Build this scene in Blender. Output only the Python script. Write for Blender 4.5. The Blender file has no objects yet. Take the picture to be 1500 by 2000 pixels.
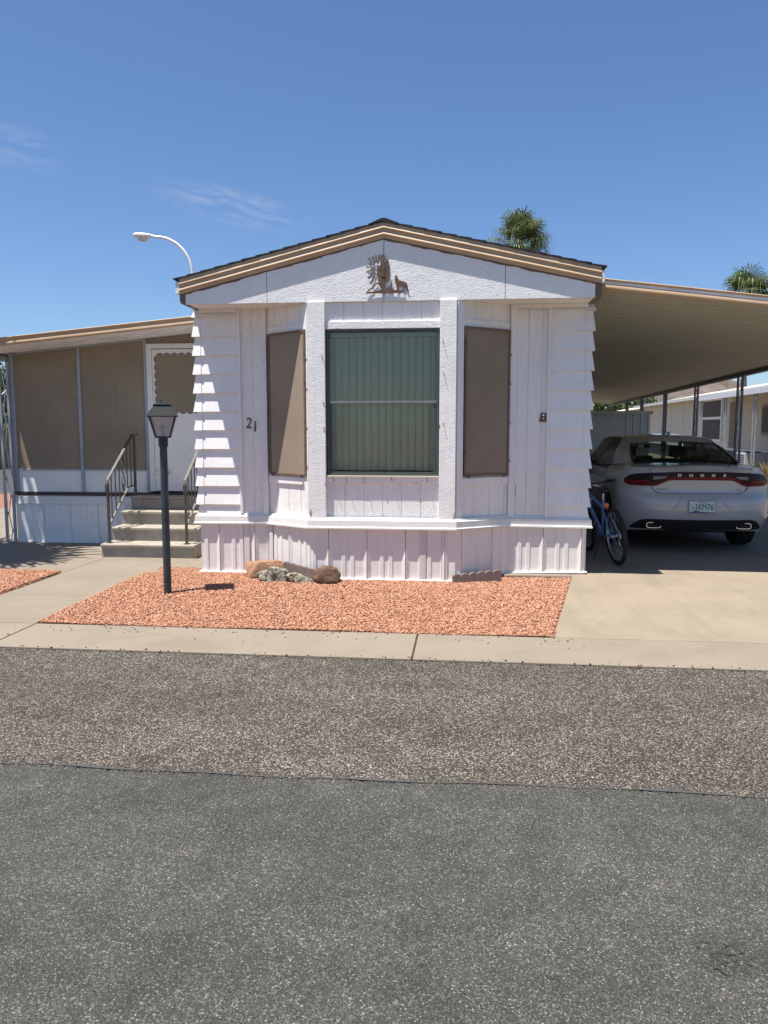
import bpy, bmesh, math, random
import numpy as np
from mathutils import Vector, Matrix
R = math.radians
SC = bpy.context.scene
COL = SC.collection
rnd = random.Random(7)

# ------------------------------------------------------------------ camera
cam = bpy.data.objects.new('camera', bpy.data.cameras.new('camera'))
COL.objects.link(cam)
cam.location = (0, 0, 1.6)
cam.rotation_euler = (R(90 - 6.2), 0, R(6.0))
cam.data.sensor_fit = 'VERTICAL'
cam.data.sensor_height = 24
cam.data.lens = 1510 / 2000 * 24
cam.data.clip_end = 9000
cam.data.clip_start = 0.05
SC.camera = cam

# ------------------------------------------------------------------ light
SUNV = Vector((0.25, 0.172, -1.0)).normalized()      # direction the sunlight travels
EL = math.asin(-SUNV.z)
ROT = math.atan2(-SUNV.x, -SUNV.y)
sun = bpy.data.objects.new('sun', bpy.data.lights.new('sun', 'SUN'))
COL.objects.link(sun)
sun.data.energy = 5.0
sun.data.angle = R(0.55)
sun.data.color = (1.0, 0.965, 0.91)
sun.rotation_euler = SUNV.to_track_quat('-Z', 'Y').to_euler()

W = bpy.data.worlds.new('World'); SC.world = W
W.use_nodes = True
nt = W.node_tree; N = nt.nodes; L = nt.links
N.clear()
out = N.new('ShaderNodeOutputWorld'); bg = N.new('ShaderNodeBackground')
sky = N.new('ShaderNodeTexSky'); sky.sky_type = 'NISHITA'; sky.sun_disc = False
sky.sun_elevation = EL; sky.sun_rotation = ROT
sky.altitude = 400; sky.air_density = 1.0; sky.dust_density = 0.6; sky.ozone_density = 2.2
bg.inputs['Strength'].default_value = 0.062
L.new(bg.outputs[0], out.inputs[0])

def wmath(op, a, b=None, c=None):
    n = N.new('ShaderNodeMath'); n.operation = op
    for i, v in enumerate((a, b, c)):
        if v is None: continue
        if isinstance(v, (int, float)): n.inputs[i].default_value = v
        else: L.new(v, n.inputs[i])
    return n.outputs[0]
tc = N.new('ShaderNodeTexCoord'); sep = N.new('ShaderNodeSeparateXYZ')
L.new(tc.outputs['Generated'], sep.inputs[0])
az = wmath('MULTIPLY', wmath('ARCTAN2', sep.outputs[0], sep.outputs[1]), 180 / math.pi)
el = wmath('MULTIPLY', wmath('ARCSINE', sep.outputs[2]), 180 / math.pi)
def wisp(a0, e0, la, le, tilt, amp, seed):
    u = wmath('SUBTRACT', az, a0); v = wmath('SUBTRACT', el, e0)
    v = wmath('SUBTRACT', v, wmath('MULTIPLY', u, tilt))
    uu = wmath('DIVIDE', u, la); vv = wmath('DIVIDE', v, le)
    d2 = wmath('ADD', wmath('MULTIPLY', uu, uu), wmath('MULTIPLY', vv, vv))
    m = wmath('SUBTRACT', 1.0, d2); m = wmath('MAXIMUM', m, 0.0)
    cb = N.new('ShaderNodeCombineXYZ')
    L.new(wmath('MULTIPLY', u, 0.32), cb.inputs[0]); L.new(wmath('MULTIPLY', v, 1.5), cb.inputs[1])
    cb.inputs[2].default_value = seed
    ns = N.new('ShaderNodeTexNoise'); ns.inputs['Scale'].default_value = 1.0
    ns.inputs['Detail'].default_value = 6; ns.inputs['Roughness'].default_value = 0.62
    ns.inputs['Distortion'].default_value = 0.7
    L.new(cb.outputs[0], ns.inputs['Vector'])
    k = wmath('MULTIPLY', wmath('MAXIMUM', wmath('SUBTRACT', ns.outputs[0], 0.42), 0.0), 4.0)
    return wmath('MULTIPLY', wmath('MULTIPLY', m, k), amp)
cl = wmath('ADD', wisp(-16.6, 15.1, 6.2, 1.35, -0.16, 0.30, 1.3), wisp(-32.0, 17.6, 5.2, 2.0, -0.10, 0.16, 5.1))
cl = wmath('MINIMUM', cl, 0.6)
tint = N.new('ShaderNodeMix'); tint.data_type = 'RGBA'; tint.blend_type = 'MULTIPLY'
tint.inputs['Factor'].default_value = 1.0
L.new(sky.outputs[0], tint.inputs['A']); tint.inputs['B'].default_value = (0.84, 1.0, 1.22, 1)
mx = N.new('ShaderNodeMix'); mx.data_type = 'RGBA'
L.new(cl, mx.inputs['Factor']); L.new(tint.outputs['Result'], mx.inputs['A'])
mx.inputs['B'].default_value = (6.0, 6.2, 6.6, 1)
L.new(mx.outputs['Result'], bg.inputs['Color'])

SC.render.engine = 'CYCLES'
SC.view_settings.view_transform = 'Standard'
SC.view_settings.look = 'None'
SC.view_settings.exposure = 0.9
SC.view_settings.gamma = 1
SC.render.resolution_x = 768; SC.render.resolution_y = 1024
SC.cycles.max_bounces = 8; SC.cycles.transparent_max_bounces = 16

# ------------------------------------------------------------------ materials
class NT:
    def __init__(s, name):
        s.m = bpy.data.materials.new(name); s.m.use_nodes = True
        s.t = s.m.node_tree; s.n = s.t.nodes; s.l = s.t.links
        s.b = s.n['Principled BSDF']; s.out = s.n['Material Output']
        s.co = s.n.new('ShaderNodeTexCoord').outputs['Object']
    def map(s, sc=(1, 1, 1), rot=(0, 0, 0)):
        m = s.n.new('ShaderNodeMapping'); s.l.new(s.co, m.inputs[0])
        m.inputs['Scale'].default_value = sc; m.inputs['Rotation'].default_value = rot
        return m.outputs[0]
    def noise(s, scale, detail=4, rough=0.55, vec=None, dist=0):
        n = s.n.new('ShaderNodeTexNoise'); s.l.new(vec or s.co, n.inputs['Vector'])
        n.inputs['Scale'].default_value = scale; n.inputs['Detail'].default_value = detail
        n.inputs['Roughness'].default_value = rough; n.inputs['Distortion'].default_value = dist
        return n.outputs[0]
    def vor(s, scale, vec=None, feat='F1', rnds=1):
        n = s.n.new('ShaderNodeTexVoronoi'); s.l.new(vec or s.co, n.inputs['Vector'])
        n.feature = feat; n.inputs['Scale'].default_value = scale
        n.inputs['Randomness'].default_value = rnds
        return n
    def ramp(s, fac, stops, interp='LINEAR'):
        n = s.n.new('ShaderNodeValToRGB'); s.l.new(fac, n.inputs[0])
        n.color_ramp.interpolation = interp
        e = n.color_ramp.elements
        while len(e) < len(stops): e.new(0.5)
        for i, (p, c) in enumerate(stops):
            e[i].position = p
            e[i].color = (c, c, c, 1) if isinstance(c, (int, float)) else (*c, 1)
        return n.outputs[0]
    def mix(s, f, a, b, mode='MIX'):
        n = s.n.new('ShaderNodeMix'); n.data_type = 'RGBA'; n.blend_type = mode
        for k, v in (('Factor', f), ('A', a), ('B', b)):
            if isinstance(v, (int, float)): n.inputs[k].default_value = v if k == 'Factor' else (v, v, v, 1)
            elif isinstance(v, tuple): n.inputs[k].default_value = (*v, 1)
            else: s.l.new(v, n.inputs[k])
        return n.outputs['Result']
    def math(s, op, a, b=None):
        n = s.n.new('ShaderNodeMath'); n.operation = op
        for i, v in enumerate((a, b)):
            if v is None: continue
            if isinstance(v, (int, float)): n.inputs[i].default_value = v
            else: s.l.new(v, n.inputs[i])
        return n.outputs[0]
    def col(s, c):
        if isinstance(c, tuple): s.b.inputs['Base Color'].default_value = (*c, 1)
        else: s.l.new(c, s.b.inputs['Base Color'])
    def bump(s, h, strength=0.3, dist=0.01, prev=None):
        n = s.n.new('ShaderNodeBump'); s.l.new(h, n.inputs['Height'])
        n.inputs['Strength'].default_value = strength; n.inputs['Distance'].default_value = dist
        if prev is not None: s.l.new(prev, n.inputs['Normal'])
        s.l.new(n.outputs[0], s.b.inputs['Normal']); return n.outputs[0]
    def set(s, rough=0.6, metal=0, spec=0.5):
        s.b.inputs['Roughness'].default_value = rough; s.b.inputs['Metallic'].default_value = metal
        s.b.inputs['Specular IOR Level'].default_value = spec
        return s.m

MT = {}
def simple(name, c, rough=0.6, metal=0, var=0.12, vs=6, bump=0.0, bs=60, spec=0.5):
    t = NT(name)
    n = t.noise(vs, 5, 0.6)
    lo = tuple(x * (1 - var) for x in c); hi = tuple(min(x * (1 + var), 1) for x in c)
    t.col(t.ramp(n, [(0.3, lo), (0.7, hi)]))
    if bump: t.bump(t.noise(bs, 4, 0.6), bump, 0.004)
    MT[name] = t.set(rough, metal, spec); return t.m

# painted rough plywood siding
def painted(name, c, stucco=0.5, dirt=0.12, vec=(1, 1, 1), streak=0.94, spot=0.62):
    t = NT(name)
    n1 = t.noise(2.3, 6, 0.6)
    base = t.ramp(n1, [(0.25, tuple(x * (1 - dirt) for x in c)), (0.55, c), (0.8, tuple(min(1, x * 1.03) for x in c))])
    streak = t.ramp(t.noise(5, 5, 0.6, t.map((6, 6, 0.5))), [(0.38, streak), (0.56, 1.0)])
    spots = t.ramp(t.noise(38, 3, 0.7), [(0.285, (spot, spot * 0.92, spot * 0.86)), (0.335, (1, 1, 1))])
    t.col(t.mix(1.0, t.mix(1.0, base, streak, 'MULTIPLY'), spots, 'MULTIPLY'))
    h = t.noise(55, 5, 0.65, t.map(vec), 0.5)
    h2 = t.noise(9, 3, 0.5, t.map((1, 1, 1)), 0.3)
    p = t.bump(h, stucco, 0.004)
    t.bump(h2, 0.25, 0.012, p)
    MT[name] = t.set(0.62); return t.m
painted('siding_paint', (0.83, 0.80, 0.76), 0.75, 0.09, (0.5, 0.5, 1.6))
painted('trim_paint', (0.83, 0.805, 0.77), 0.8, 0.08, (0.6, 0.6, 1.5))
painted('lap_paint', (0.82, 0.80, 0.77), 0.25, 0.08, (0.35, 0.35, 2.2), 0.975)
painted('skirt_paint', (0.76, 0.72, 0.67), 0.03, 0.08, (1, 1, 1), 0.98, 0.85)
painted('white_vinyl', (0.70, 0.69, 0.655), 0.03, 0.08, (1, 1, 1), 0.98, 0.9)
painted('porch_white', (0.76, 0.76, 0.745), 0.02, 0.06, (1, 1, 1), 0.985, 0.95)
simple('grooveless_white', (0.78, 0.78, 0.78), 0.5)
simple('tan_metal', (0.47, 0.325, 0.20), 0.5, 0, 0.10, 3, 0.05, 30)
simple('brown_paint', (0.17, 0.105, 0.07), 0.6, 0, 0.25, 8, 0.3, 60)
simple('dark_brown', (0.05, 0.032, 0.022), 0.6)
simple('frame_brown', (0.16, 0.095, 0.06), 0.45, 0, 0.2, 10)
simple('sash_green', (0.06, 0.075, 0.065), 0.4)
simple('sash_metal', (0.20, 0.215, 0.195), 0.4, 0.5)
simple('rust_metal', (0.125, 0.072, 0.047), 0.7, 0.1, 0.4, 30, 0.3, 90)
simple('galvanised', (0.42, 0.44, 0.46), 0.45, 0.55, 0.15, 8)
simple('post_grey', (0.33, 0.36, 0.40), 0.5, 0.3, 0.12, 6)
simple('iron_brown', (0.065, 0.055, 0.043), 0.5, 0.0, 0.2, 14)
simple('step_paint', (0.30, 0.265, 0.215), 0.8, 0, 0.18, 7, 0.3, 70)
simple('black_metal', (0.018, 0.020, 0.026), 0.45, 0.0, 0.3, 12)
simple('pole_blue', (0.028, 0.036, 0.05), 0.5, 0.0, 0.35, 9, 0.2, 40)
simple('lamp_cap', (0.018, 0.021, 0.022), 0.6, 0.0, 0.3, 16, 0, 60, 0.12)
simple('nail_grey', (0.40, 0.37, 0.36), 0.6)
simple('bare_wood', (0.30, 0.24, 0.20), 0.9, 0, 0.4, 40)
simple('rubber', (0.012, 0.012, 0.013), 0.85)
simple('black_plastic', (0.014, 0.014, 0.016), 0.4)
simple('chrome', (0.65, 0.66, 0.68), 0.15, 1.0, 0.03)
simple('alloy', (0.45, 0.46, 0.48), 0.3, 0.9, 0.05)
simple('bike_blue', (0.11, 0.24, 0.50), 0.3, 0.2, 0.08)
simple('reflector_orange', (0.85, 0.16, 0.03), 0.3)
simple('white_plastic', (0.72, 0.71, 0.68), 0.5)
simple('lens', (0.55, 0.53, 0.47), 0.2)
simple('bark', (0.13, 0.095, 0.065), 0.9, 0, 0.3, 5, 0.6, 20)
simple('palm_dead', (0.26, 0.185, 0.10), 0.9, 0, 0.3, 5)
simple('cream_wall', (0.52, 0.47, 0.37), 0.7, 0, 0.06, 2, 0.1, 30)
simple('cream_roof', (0.50, 0.43, 0.35), 0.8, 0, 0.1, 2)
simple('gutter_grey', (0.50, 0.51, 0.52), 0.5, 0, 0.08)
simple('dark_glass', (0.050, 0.042, 0.034), 0.7)
simple('carport_post', (0.12, 0.13, 0.145), 0.5, 0.2, 0.12, 6)  # darker copy of post_grey, with the shade on the posts put into the colour
simple('dull_white', (0.42, 0.42, 0.42), 0.6)
simple('shed_metal', (0.52, 0.54, 0.53), 0.55, 0.1, 0.1, 4)
simple('brick_tan', (0.30, 0.19, 0.11), 0.85, 0, 0.15, 3, 0.2, 20)
simple('lattice_tan', (0.38, 0.29, 0.16), 0.85, 0, 0.2, 12, 0.2, 20)
simple('edging_clay', (0.165, 0.115, 0.098), 0.85, 0, 0.15, 14, 0.3, 80)
simple('interior_dark', (0.10, 0.09, 0.075), 0.9)
simple('interior_wall', (0.32, 0.29, 0.24), 0.9)
simple('dry_grass', (0.33, 0.25, 0.12), 0.9, 0, 0.3, 5)
simple('ac_grey', (0.45, 0.46, 0.46), 0.5, 0.2)
simple('navy_mesh', (0.03, 0.035, 0.06), 0.6)
simple('seat_fabric', (0.02, 0.02, 0.021), 0.8)
simple('text_dark', (0.02, 0.02, 0.025), 0.5)
simple('plate_purple', (0.10, 0.06, 0.22), 0.5)
simple('silver_text', (0.75, 0.75, 0.75), 0.25, 0.9, 0.02)
simple('badge_grey', (0.25, 0.25, 0.26), 0.25, 0.8, 0.02)
simple('number_bronze', (0.10, 0.075, 0.05), 0.5, 0.3, 0.2, 30)

# siding with a peeling or dusty band: gable board (broad stucco-like brushwork)
painted('gable_paint', (0.82, 0.80, 0.775), 1.0, 0.06, (0.7, 0.7, 1.4), 0.975)

def leaf(name, c, var=0.5, trans=0.25):
    t = NT(name)
    g = t.n.new('ShaderNodeNewGeometry')
    cc = t.ramp(g.outputs['Random Per Island'], [(0.0, tuple(x * (1 - var) for x in c)), (0.6, c), (1.0, tuple(min(1, x * (1 + var)) for x in c))])
    t.col(cc); t.set(0.45)
    tr = t.n.new('ShaderNodeBsdfTranslucent'); t.l.new(cc, tr.inputs[0])
    ms = t.n.new('ShaderNodeMixShader'); ms.inputs[0].default_value = trans
    t.l.new(t.b.outputs[0], ms.inputs[1]); t.l.new(tr.outputs[0], ms.inputs[2]); t.l.new(ms.outputs[0], t.out.inputs[0])
    MT[name] = t.m
leaf('palm_leaf', (0.115, 0.150, 0.052), 0.65)
leaf('tree_leaf', (0.06, 0.10, 0.028), 0.5)
leaf('dry_blade', (0.32, 0.25, 0.12), 0.4)

# shingles
t = NT('shingle'); g = t.noise(160, 3, 0.6)
t.col(t.ramp(g, [(0.35, (0.008, 0.009, 0.012)), (0.65, (0.032, 0.034, 0.042))])); t.bump(g, 0.6, 0.004); MT['shingle'] = t.set(0.9)

# concrete
def concrete(name, c, dark=0.7, marks=False):
    t = NT(name)
    a = t.ramp(t.noise(1.7, 8, 0.68, None, 0.5), [(0.28, tuple(x * dark for x in c)), (0.50, tuple(x * .97 for x in c)), (0.8, tuple(min(1, x * 1.10) for x in c))])
    b = t.ramp(t.noise(240, 2, 0.6), [(0.3, 0.86), (0.7, 1.06)])
    r = t.mix(1.0, a, b, 'MULTIPLY')
    sp = t.vor(26); s = t.ramp(sp.outputs['Distance'], [(0.045, 0.55), (0.075, 1.0)])
    s2 = t.ramp(t.noise(6, 2, 0.5), [(0.5, 1.0), (0.6, 0.0)])
    s = t.mix(s2, s, (1.0, 1.0, 1.0))
    r = t.mix(1.0, r, s, 'MULTIPLY')
    if marks:
        k = t.ramp(t.noise(3.2, 6, 0.65, t.map((1, 0.28, 1), (0, 0, 0.25))), [(0.34, 0.88), (0.50, 1.0)])
        r = t.mix(1.0, r, k, 'MULTIPLY')
        k = t.ramp(t.noise(9, 5, 0.7, t.map((2.2, 0.15, 1), (0, 0, -0.1))), [(0.3, 0.93), (0.46, 1.0)])
        r = t.mix(1.0, r, k, 'MULTIPLY')
    t.col(r); t.bump(t.noise(190, 3, 0.6), 0.25, 0.003); MT[name] = t.set(0.85)
concrete('concrete', (0.215, 0.176, 0.130), 0.82)
concrete('kerb_concrete', (0.225, 0.184, 0.136), 0.82)
concrete('drive_concrete', (0.255, 0.207, 0.146), 0.84, True)

# asphalt: binder plus chips, each chip its own shade
def asphalt(name, scale, binder, chips, lo, hi, tint):
    t = NT(name)
    warp = t.n.new('ShaderNodeVectorMath'); warp.operation = 'ADD'
    nn = t.n.new('ShaderNodeTexNoise'); t.l.new(t.co, nn.inputs['Vector']); nn.inputs['Scale'].default_value = scale * 0.7
    sc = t.n.new('ShaderNodeVectorMath'); sc.operation = 'SCALE'; t.l.new(nn.outputs['Color'], sc.inputs[0]); sc.inputs['Scale'].default_value = 0.9 / scale
    t.l.new(t.co, warp.inputs[0]); t.l.new(sc.outputs[0], warp.inputs[1])
    v = t.vor(scale, warp.outputs[0]); sepc = t.n.new('ShaderNodeSeparateColor'); t.l.new(v.outputs['Color'], sepc.inputs[0])
    chip = t.ramp(sepc.outputs[0], chips)
    isb = t.ramp(v.outputs['Distance'], [(lo, 0.0), (hi, 1.0)])
    sel = t.ramp(sepc.outputs[1], [(0.16, 1.0), (0.20, 0.0)])       # some cells are bare binder
    isb = t.math('MAXIMUM', isb, sel)
    c = t.mix(isb, chip, binder)
    v2 = t.vor(scale * 2.3); sp2 = t.n.new('ShaderNodeSeparateColor'); t.l.new(v2.outputs['Color'], sp2.inputs[0])
    fine = t.ramp(sp2.outputs[0], [(0.0, 0.42), (0.3, 0.80), (0.75, 1.12), (1.0, 1.75)])
    c = t.mix(1.0, c, fine, 'MULTIPLY')
    big = t.ramp(t.noise(0.8, 6, 0.62, t.map((0.6, 1.3, 1))), [(0.3, tuple(0.70 * x for x in tint)), (0.7, tuple(1.20 * x for x in tint))])
    c = t.mix(1.0, c, big, 'MULTIPLY')
    med = t.ramp(t.noise(5, 5, 0.7), [(0.28, 0.72), (0.62, 1.08)])
    c = t.mix(1.0, c, med, 'MULTIPLY')
    t.col(c)
    h = t.ramp(v.outputs['Distance'], [(0.0, 1.0), (0.7, 0.0)])
    t.bump(h, 0.7, 0.004); MT[name] = t.set(0.8, 0, 0.35); return t
asphalt('asphalt_fine', 165, (0.043, 0.043, 0.038), [(0.0, (0.038, 0.038, 0.034)), (0.5, (0.074, 0.074, 0.065)), (0.9, (0.125, 0.121, 0.106)), (1.0, (0.25, 0.24, 0.205))], 0.50, 0.72, (0.98, 0.95, 0.905))
asphalt('asphalt_chip', 125, (0.030, 0.027, 0.023), [(0.0, (0.035, 0.031, 0.027)), (0.35, (0.084, 0.073, 0.062)), (0.7, (0.175, 0.155, 0.130)), (1.0, (0.34, 0.31, 0.26))], 0.46, 0.66, (1.06, 0.99, 0.93))
t = NT('tar_seam'); t.col((0.064, 0.061, 0.056)); t.bump(t.noise(150, 3), 0.6, 0.004); MT['tar_seam'] = t.set(0.8, 0, 0.3)
t = NT('asphalt_pit'); t.col(t.ramp(t.noise(120, 4, 0.7), [(0.4, (0.024, 0.024, 0.022)), (0.62, (0.075, 0.073, 0.066))])); MT['asphalt_pit'] = t.set(0.9, 0, 0.1)
asphalt('asphalt_far', 60, (0.05, 0.05, 0.05), [(0.0, (0.05, 0.05, 0.05)), (1.0, (0.12, 0.115, 0.105))], 0.42, 0.6, (1, 1, 1))

# gravel stones (each stone its own colour) and the grit under them
def gravel(name, stops):
    t = NT(name); g = t.n.new('ShaderNodeNewGeometry')
    c = t.ramp(g.outputs['Random Per Island'], stops)
    c = t.mix(1.0, c, t.ramp(t.noise(150, 3, 0.6), [(0.3, 0.78), (0.7, 1.15)]), 'MULTIPLY')
    t.col(c); MT[name] = t.set(0.9, 0, 0.2)
gravel('red_gravel', [(0, (0.17, 0.075, 0.045)), (0.15, (0.33, 0.150, 0.090)), (0.5, (0.43, 0.208, 0.122)), (0.85, (0.48, 0.250, 0.155)), (0.96, (0.49, 0.31, 0.21)), (1, (0.50, 0.38, 0.29))])
gravel('debris', [(0, (0.03, 0.02, 0.014)), (0.7, (0.10, 0.06, 0.04)), (1, (0.30, 0.17, 0.11))])
t = NT('gravel_bed'); v = t.vor(48); sp = t.n.new('ShaderNodeSeparateColor'); t.l.new(v.outputs['Color'], sp.inputs[0])
t.col(t.ramp(sp.outputs[0], [(0, (0.12, 0.05, 0.032)), (0.5, (0.28, 0.13, 0.08)), (1, (0.38, 0.22, 0.15))]))
t.bump(t.ramp(v.outputs['Distance'], [(0, 1.0), (0.7, 0.0)]), 1.0, 0.012); MT['gravel_bed'] = t.set(0.95, 0, 0.2)
t = NT('tan_ground'); v = t.vor(22); sp = t.n.new('ShaderNodeSeparateColor'); t.l.new(v.outputs['Color'], sp.inputs[0])
t.col(t.mix(1.0, t.ramp(sp.outputs[0], [(0, (0.12, 0.09, 0.065)), (1, (0.27, 0.22, 0.165))]), t.ramp(t.noise(0.4, 5), [(0.3, 0.8), (0.7, 1.1)]), 'MULTIPLY'))
t.bump(t.ramp(v.outputs['Distance'], [(0, 1.0), (0.7, 0.0)]), 0.8, 0.02); MT['tan_ground'] = t.set(0.95, 0, 0.2)
t = NT('desert_hill')
t.col(t.ramp(t.noise(0.012, 9, 0.72), [(0.3, (0.075, 0.065, 0.060)), (0.5, (0.135, 0.11, 0.095)), (0.72, (0.20, 0.165, 0.145))]))
t.bump(t.noise(0.02, 8, 0.7), 1.0, 12); MT['desert_hill'] = t.set(1.0, 0, 0.0)

# rocks
def rock(name, stops, sc=14):
    t = NT(name); n = t.noise(sc, 8, 0.7, None, 0.6)
    t.col(t.ramp(n, stops)); t.bump(t.noise(sc * 2, 8, 0.7), 0.8, 0.012); MT[name] = t.set(0.9, 0, 0.2)
rock('rock_tan', [(0.3, (0.17, 0.085, 0.045)), (0.55, (0.30, 0.17, 0.105)), (0.75, (0.36, 0.25, 0.18))], 7)
rock('rock_green', [(0.38, (0.03, 0.03, 0.022)), (0.46, (0.13, 0.115, 0.085)), (0.56, (0.31, 0.28, 0.21)), (0.70, (0.42, 0.38, 0.30))], 26)
rock('rock_brown', [(0.3, (0.045, 0.026, 0.016)), (0.5, (0.12, 0.070, 0.048)), (0.7, (0.21, 0.145, 0.10))], 11)

# solar screen fabric: a fine weave, partly see-through
def screen(name, c, see, rough=0.9):
    t = NT(name)
    w1 = t.noise(90, 3, 0.6, t.map((0.12, 0.12, 3.0)))
    w2 = t.noise(90, 3, 0.6, t.map((3.0, 3.0, 0.12)))
    w = t.mix(0.5, w1, w2)
    cc = t.mix(1.0, t.ramp(w, [(0.35, tuple(x * 0.82 for x in c)), (0.65, tuple(x * 1.15 for x in c))]), t.ramp(t.noise(1.5, 4), [(0.3, 0.9), (0.7, 1.08)]), 'MULTIPLY')
    t.col(cc); t.set(rough, 0, 0.2)
    tr = t.n.new('ShaderNodeBsdfTransparent'); ms = t.n.new('ShaderNodeMixShader'); ms.inputs[0].default_value = see
    t.l.new(t.b.outputs[0], ms.inputs[1]); t.l.new(tr.outputs[0], ms.inputs[2]); t.l.new(ms.outputs[0], t.out.inputs[0])
    MT[name] = t.m
screen('solar_screen', (0.345, 0.275, 0.205), 0.16)
screen('sun_screen_thin', (0.345, 0.275, 0.205), 0.32)
screen('porch_screen', (0.29, 0.24, 0.175), 0.10)

# glass
def glass(name, tint, refl=0.5, rough=0.02, alpha=1.0):
    t = NT(name)
    tr = t.n.new('ShaderNodeBsdfTransparent'); tr.inputs[0].default_value = (*tint, 1)
    gl = t.n.new('ShaderNodeBsdfGlossy'); gl.inputs['Roughness'].default_value = rough
    fr = t.n.new('ShaderNodeFresnel'); fr.inputs[0].default_value = 1.5
    k = t.math('ADD', t.math('MULTIPLY', fr.outputs[0], refl), 0.02)
    bn = t.n.new('ShaderNodeBump'); t.l.new(t.noise(1.6, 2), bn.inputs['Height']); bn.inputs['Strength'].default_value = 0.12; bn.inputs['Distance'].default_value = 0.03
    t.l.new(bn.outputs[0], gl.inputs['Normal'])
    ms = t.n.new('ShaderNodeMixShader'); t.l.new(k, ms.inputs[0])
    t.l.new(tr.outputs[0], ms.inputs[1]); t.l.new(gl.outputs[0], ms.inputs[2]); t.l.new(ms.outputs[0], t.out.inputs[0])
    MT[name] = t.m
glass('window_glass', (0.83, 0.84, 0.76), 0.95)
glass('car_glass', (0.64, 0.70, 0.64), 0.4)
glass('car_side_glass', (0.22, 0.25, 0.24), 0.8)
glass('plain_glass', (0.85, 0.88, 0.86), 1.0)
simple('blind_vinyl', (0.72, 0.72, 0.57), 0.6, 0, 0.05, 2)
simple('lamp_glass_body', (0.50, 0.42, 0.38), 0.35)
t = NT('frosted'); t.col((0.33, 0.30, 0.28)); t.b.inputs['Alpha'].default_value = 0.5; MT['frosted'] = t.set(0.25)
t = NT('car_paint'); t.col((0.42, 0.42, 0.425)); t.b.inputs['Coat Weight'].default_value = 1.0; t.b.inputs['Coat Roughness'].default_value = 0.04; MT['car_paint'] = t.set(0.42, 0.1)
t = NT('tail_red'); t.col((0.16, 0.006, 0.010)); MT['tail_red'] = t.set(0.35, 0, 0.25)
t = NT('tail_dark'); t.col((0.02, 0.004, 0.006)); MT['tail_dark'] = t.set(0.35, 0, 0.25)
t = NT('tail_bright'); t.col((0.30, 0.012, 0.015)); MT['tail_bright'] = t.set(0.2)
t = NT('reverse_lens'); t.col((0.17, 0.175, 0.19)); MT['reverse_lens'] = t.set(0.15)
t = NT('plate_face'); t.col((0.50, 0.60, 0.58)); MT['plate_face'] = t.set(0.4)
# perforated skirting vent: diamond mesh of holes
t = NT('vent_mesh'); v = t.vor(58, t.map((1.0, 0.05, 0.72), (0, R(45), 0)), 'F1', 0.0)
t.col(t.ramp(v.outputs['Distance'], [(0.26, (0.22, 0.19, 0.19)), (0.34, (0.76, 0.71, 0.68))])); MT['vent_mesh'] = t.set(0.5)
# trees' far crowns use leaf materials above

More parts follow.
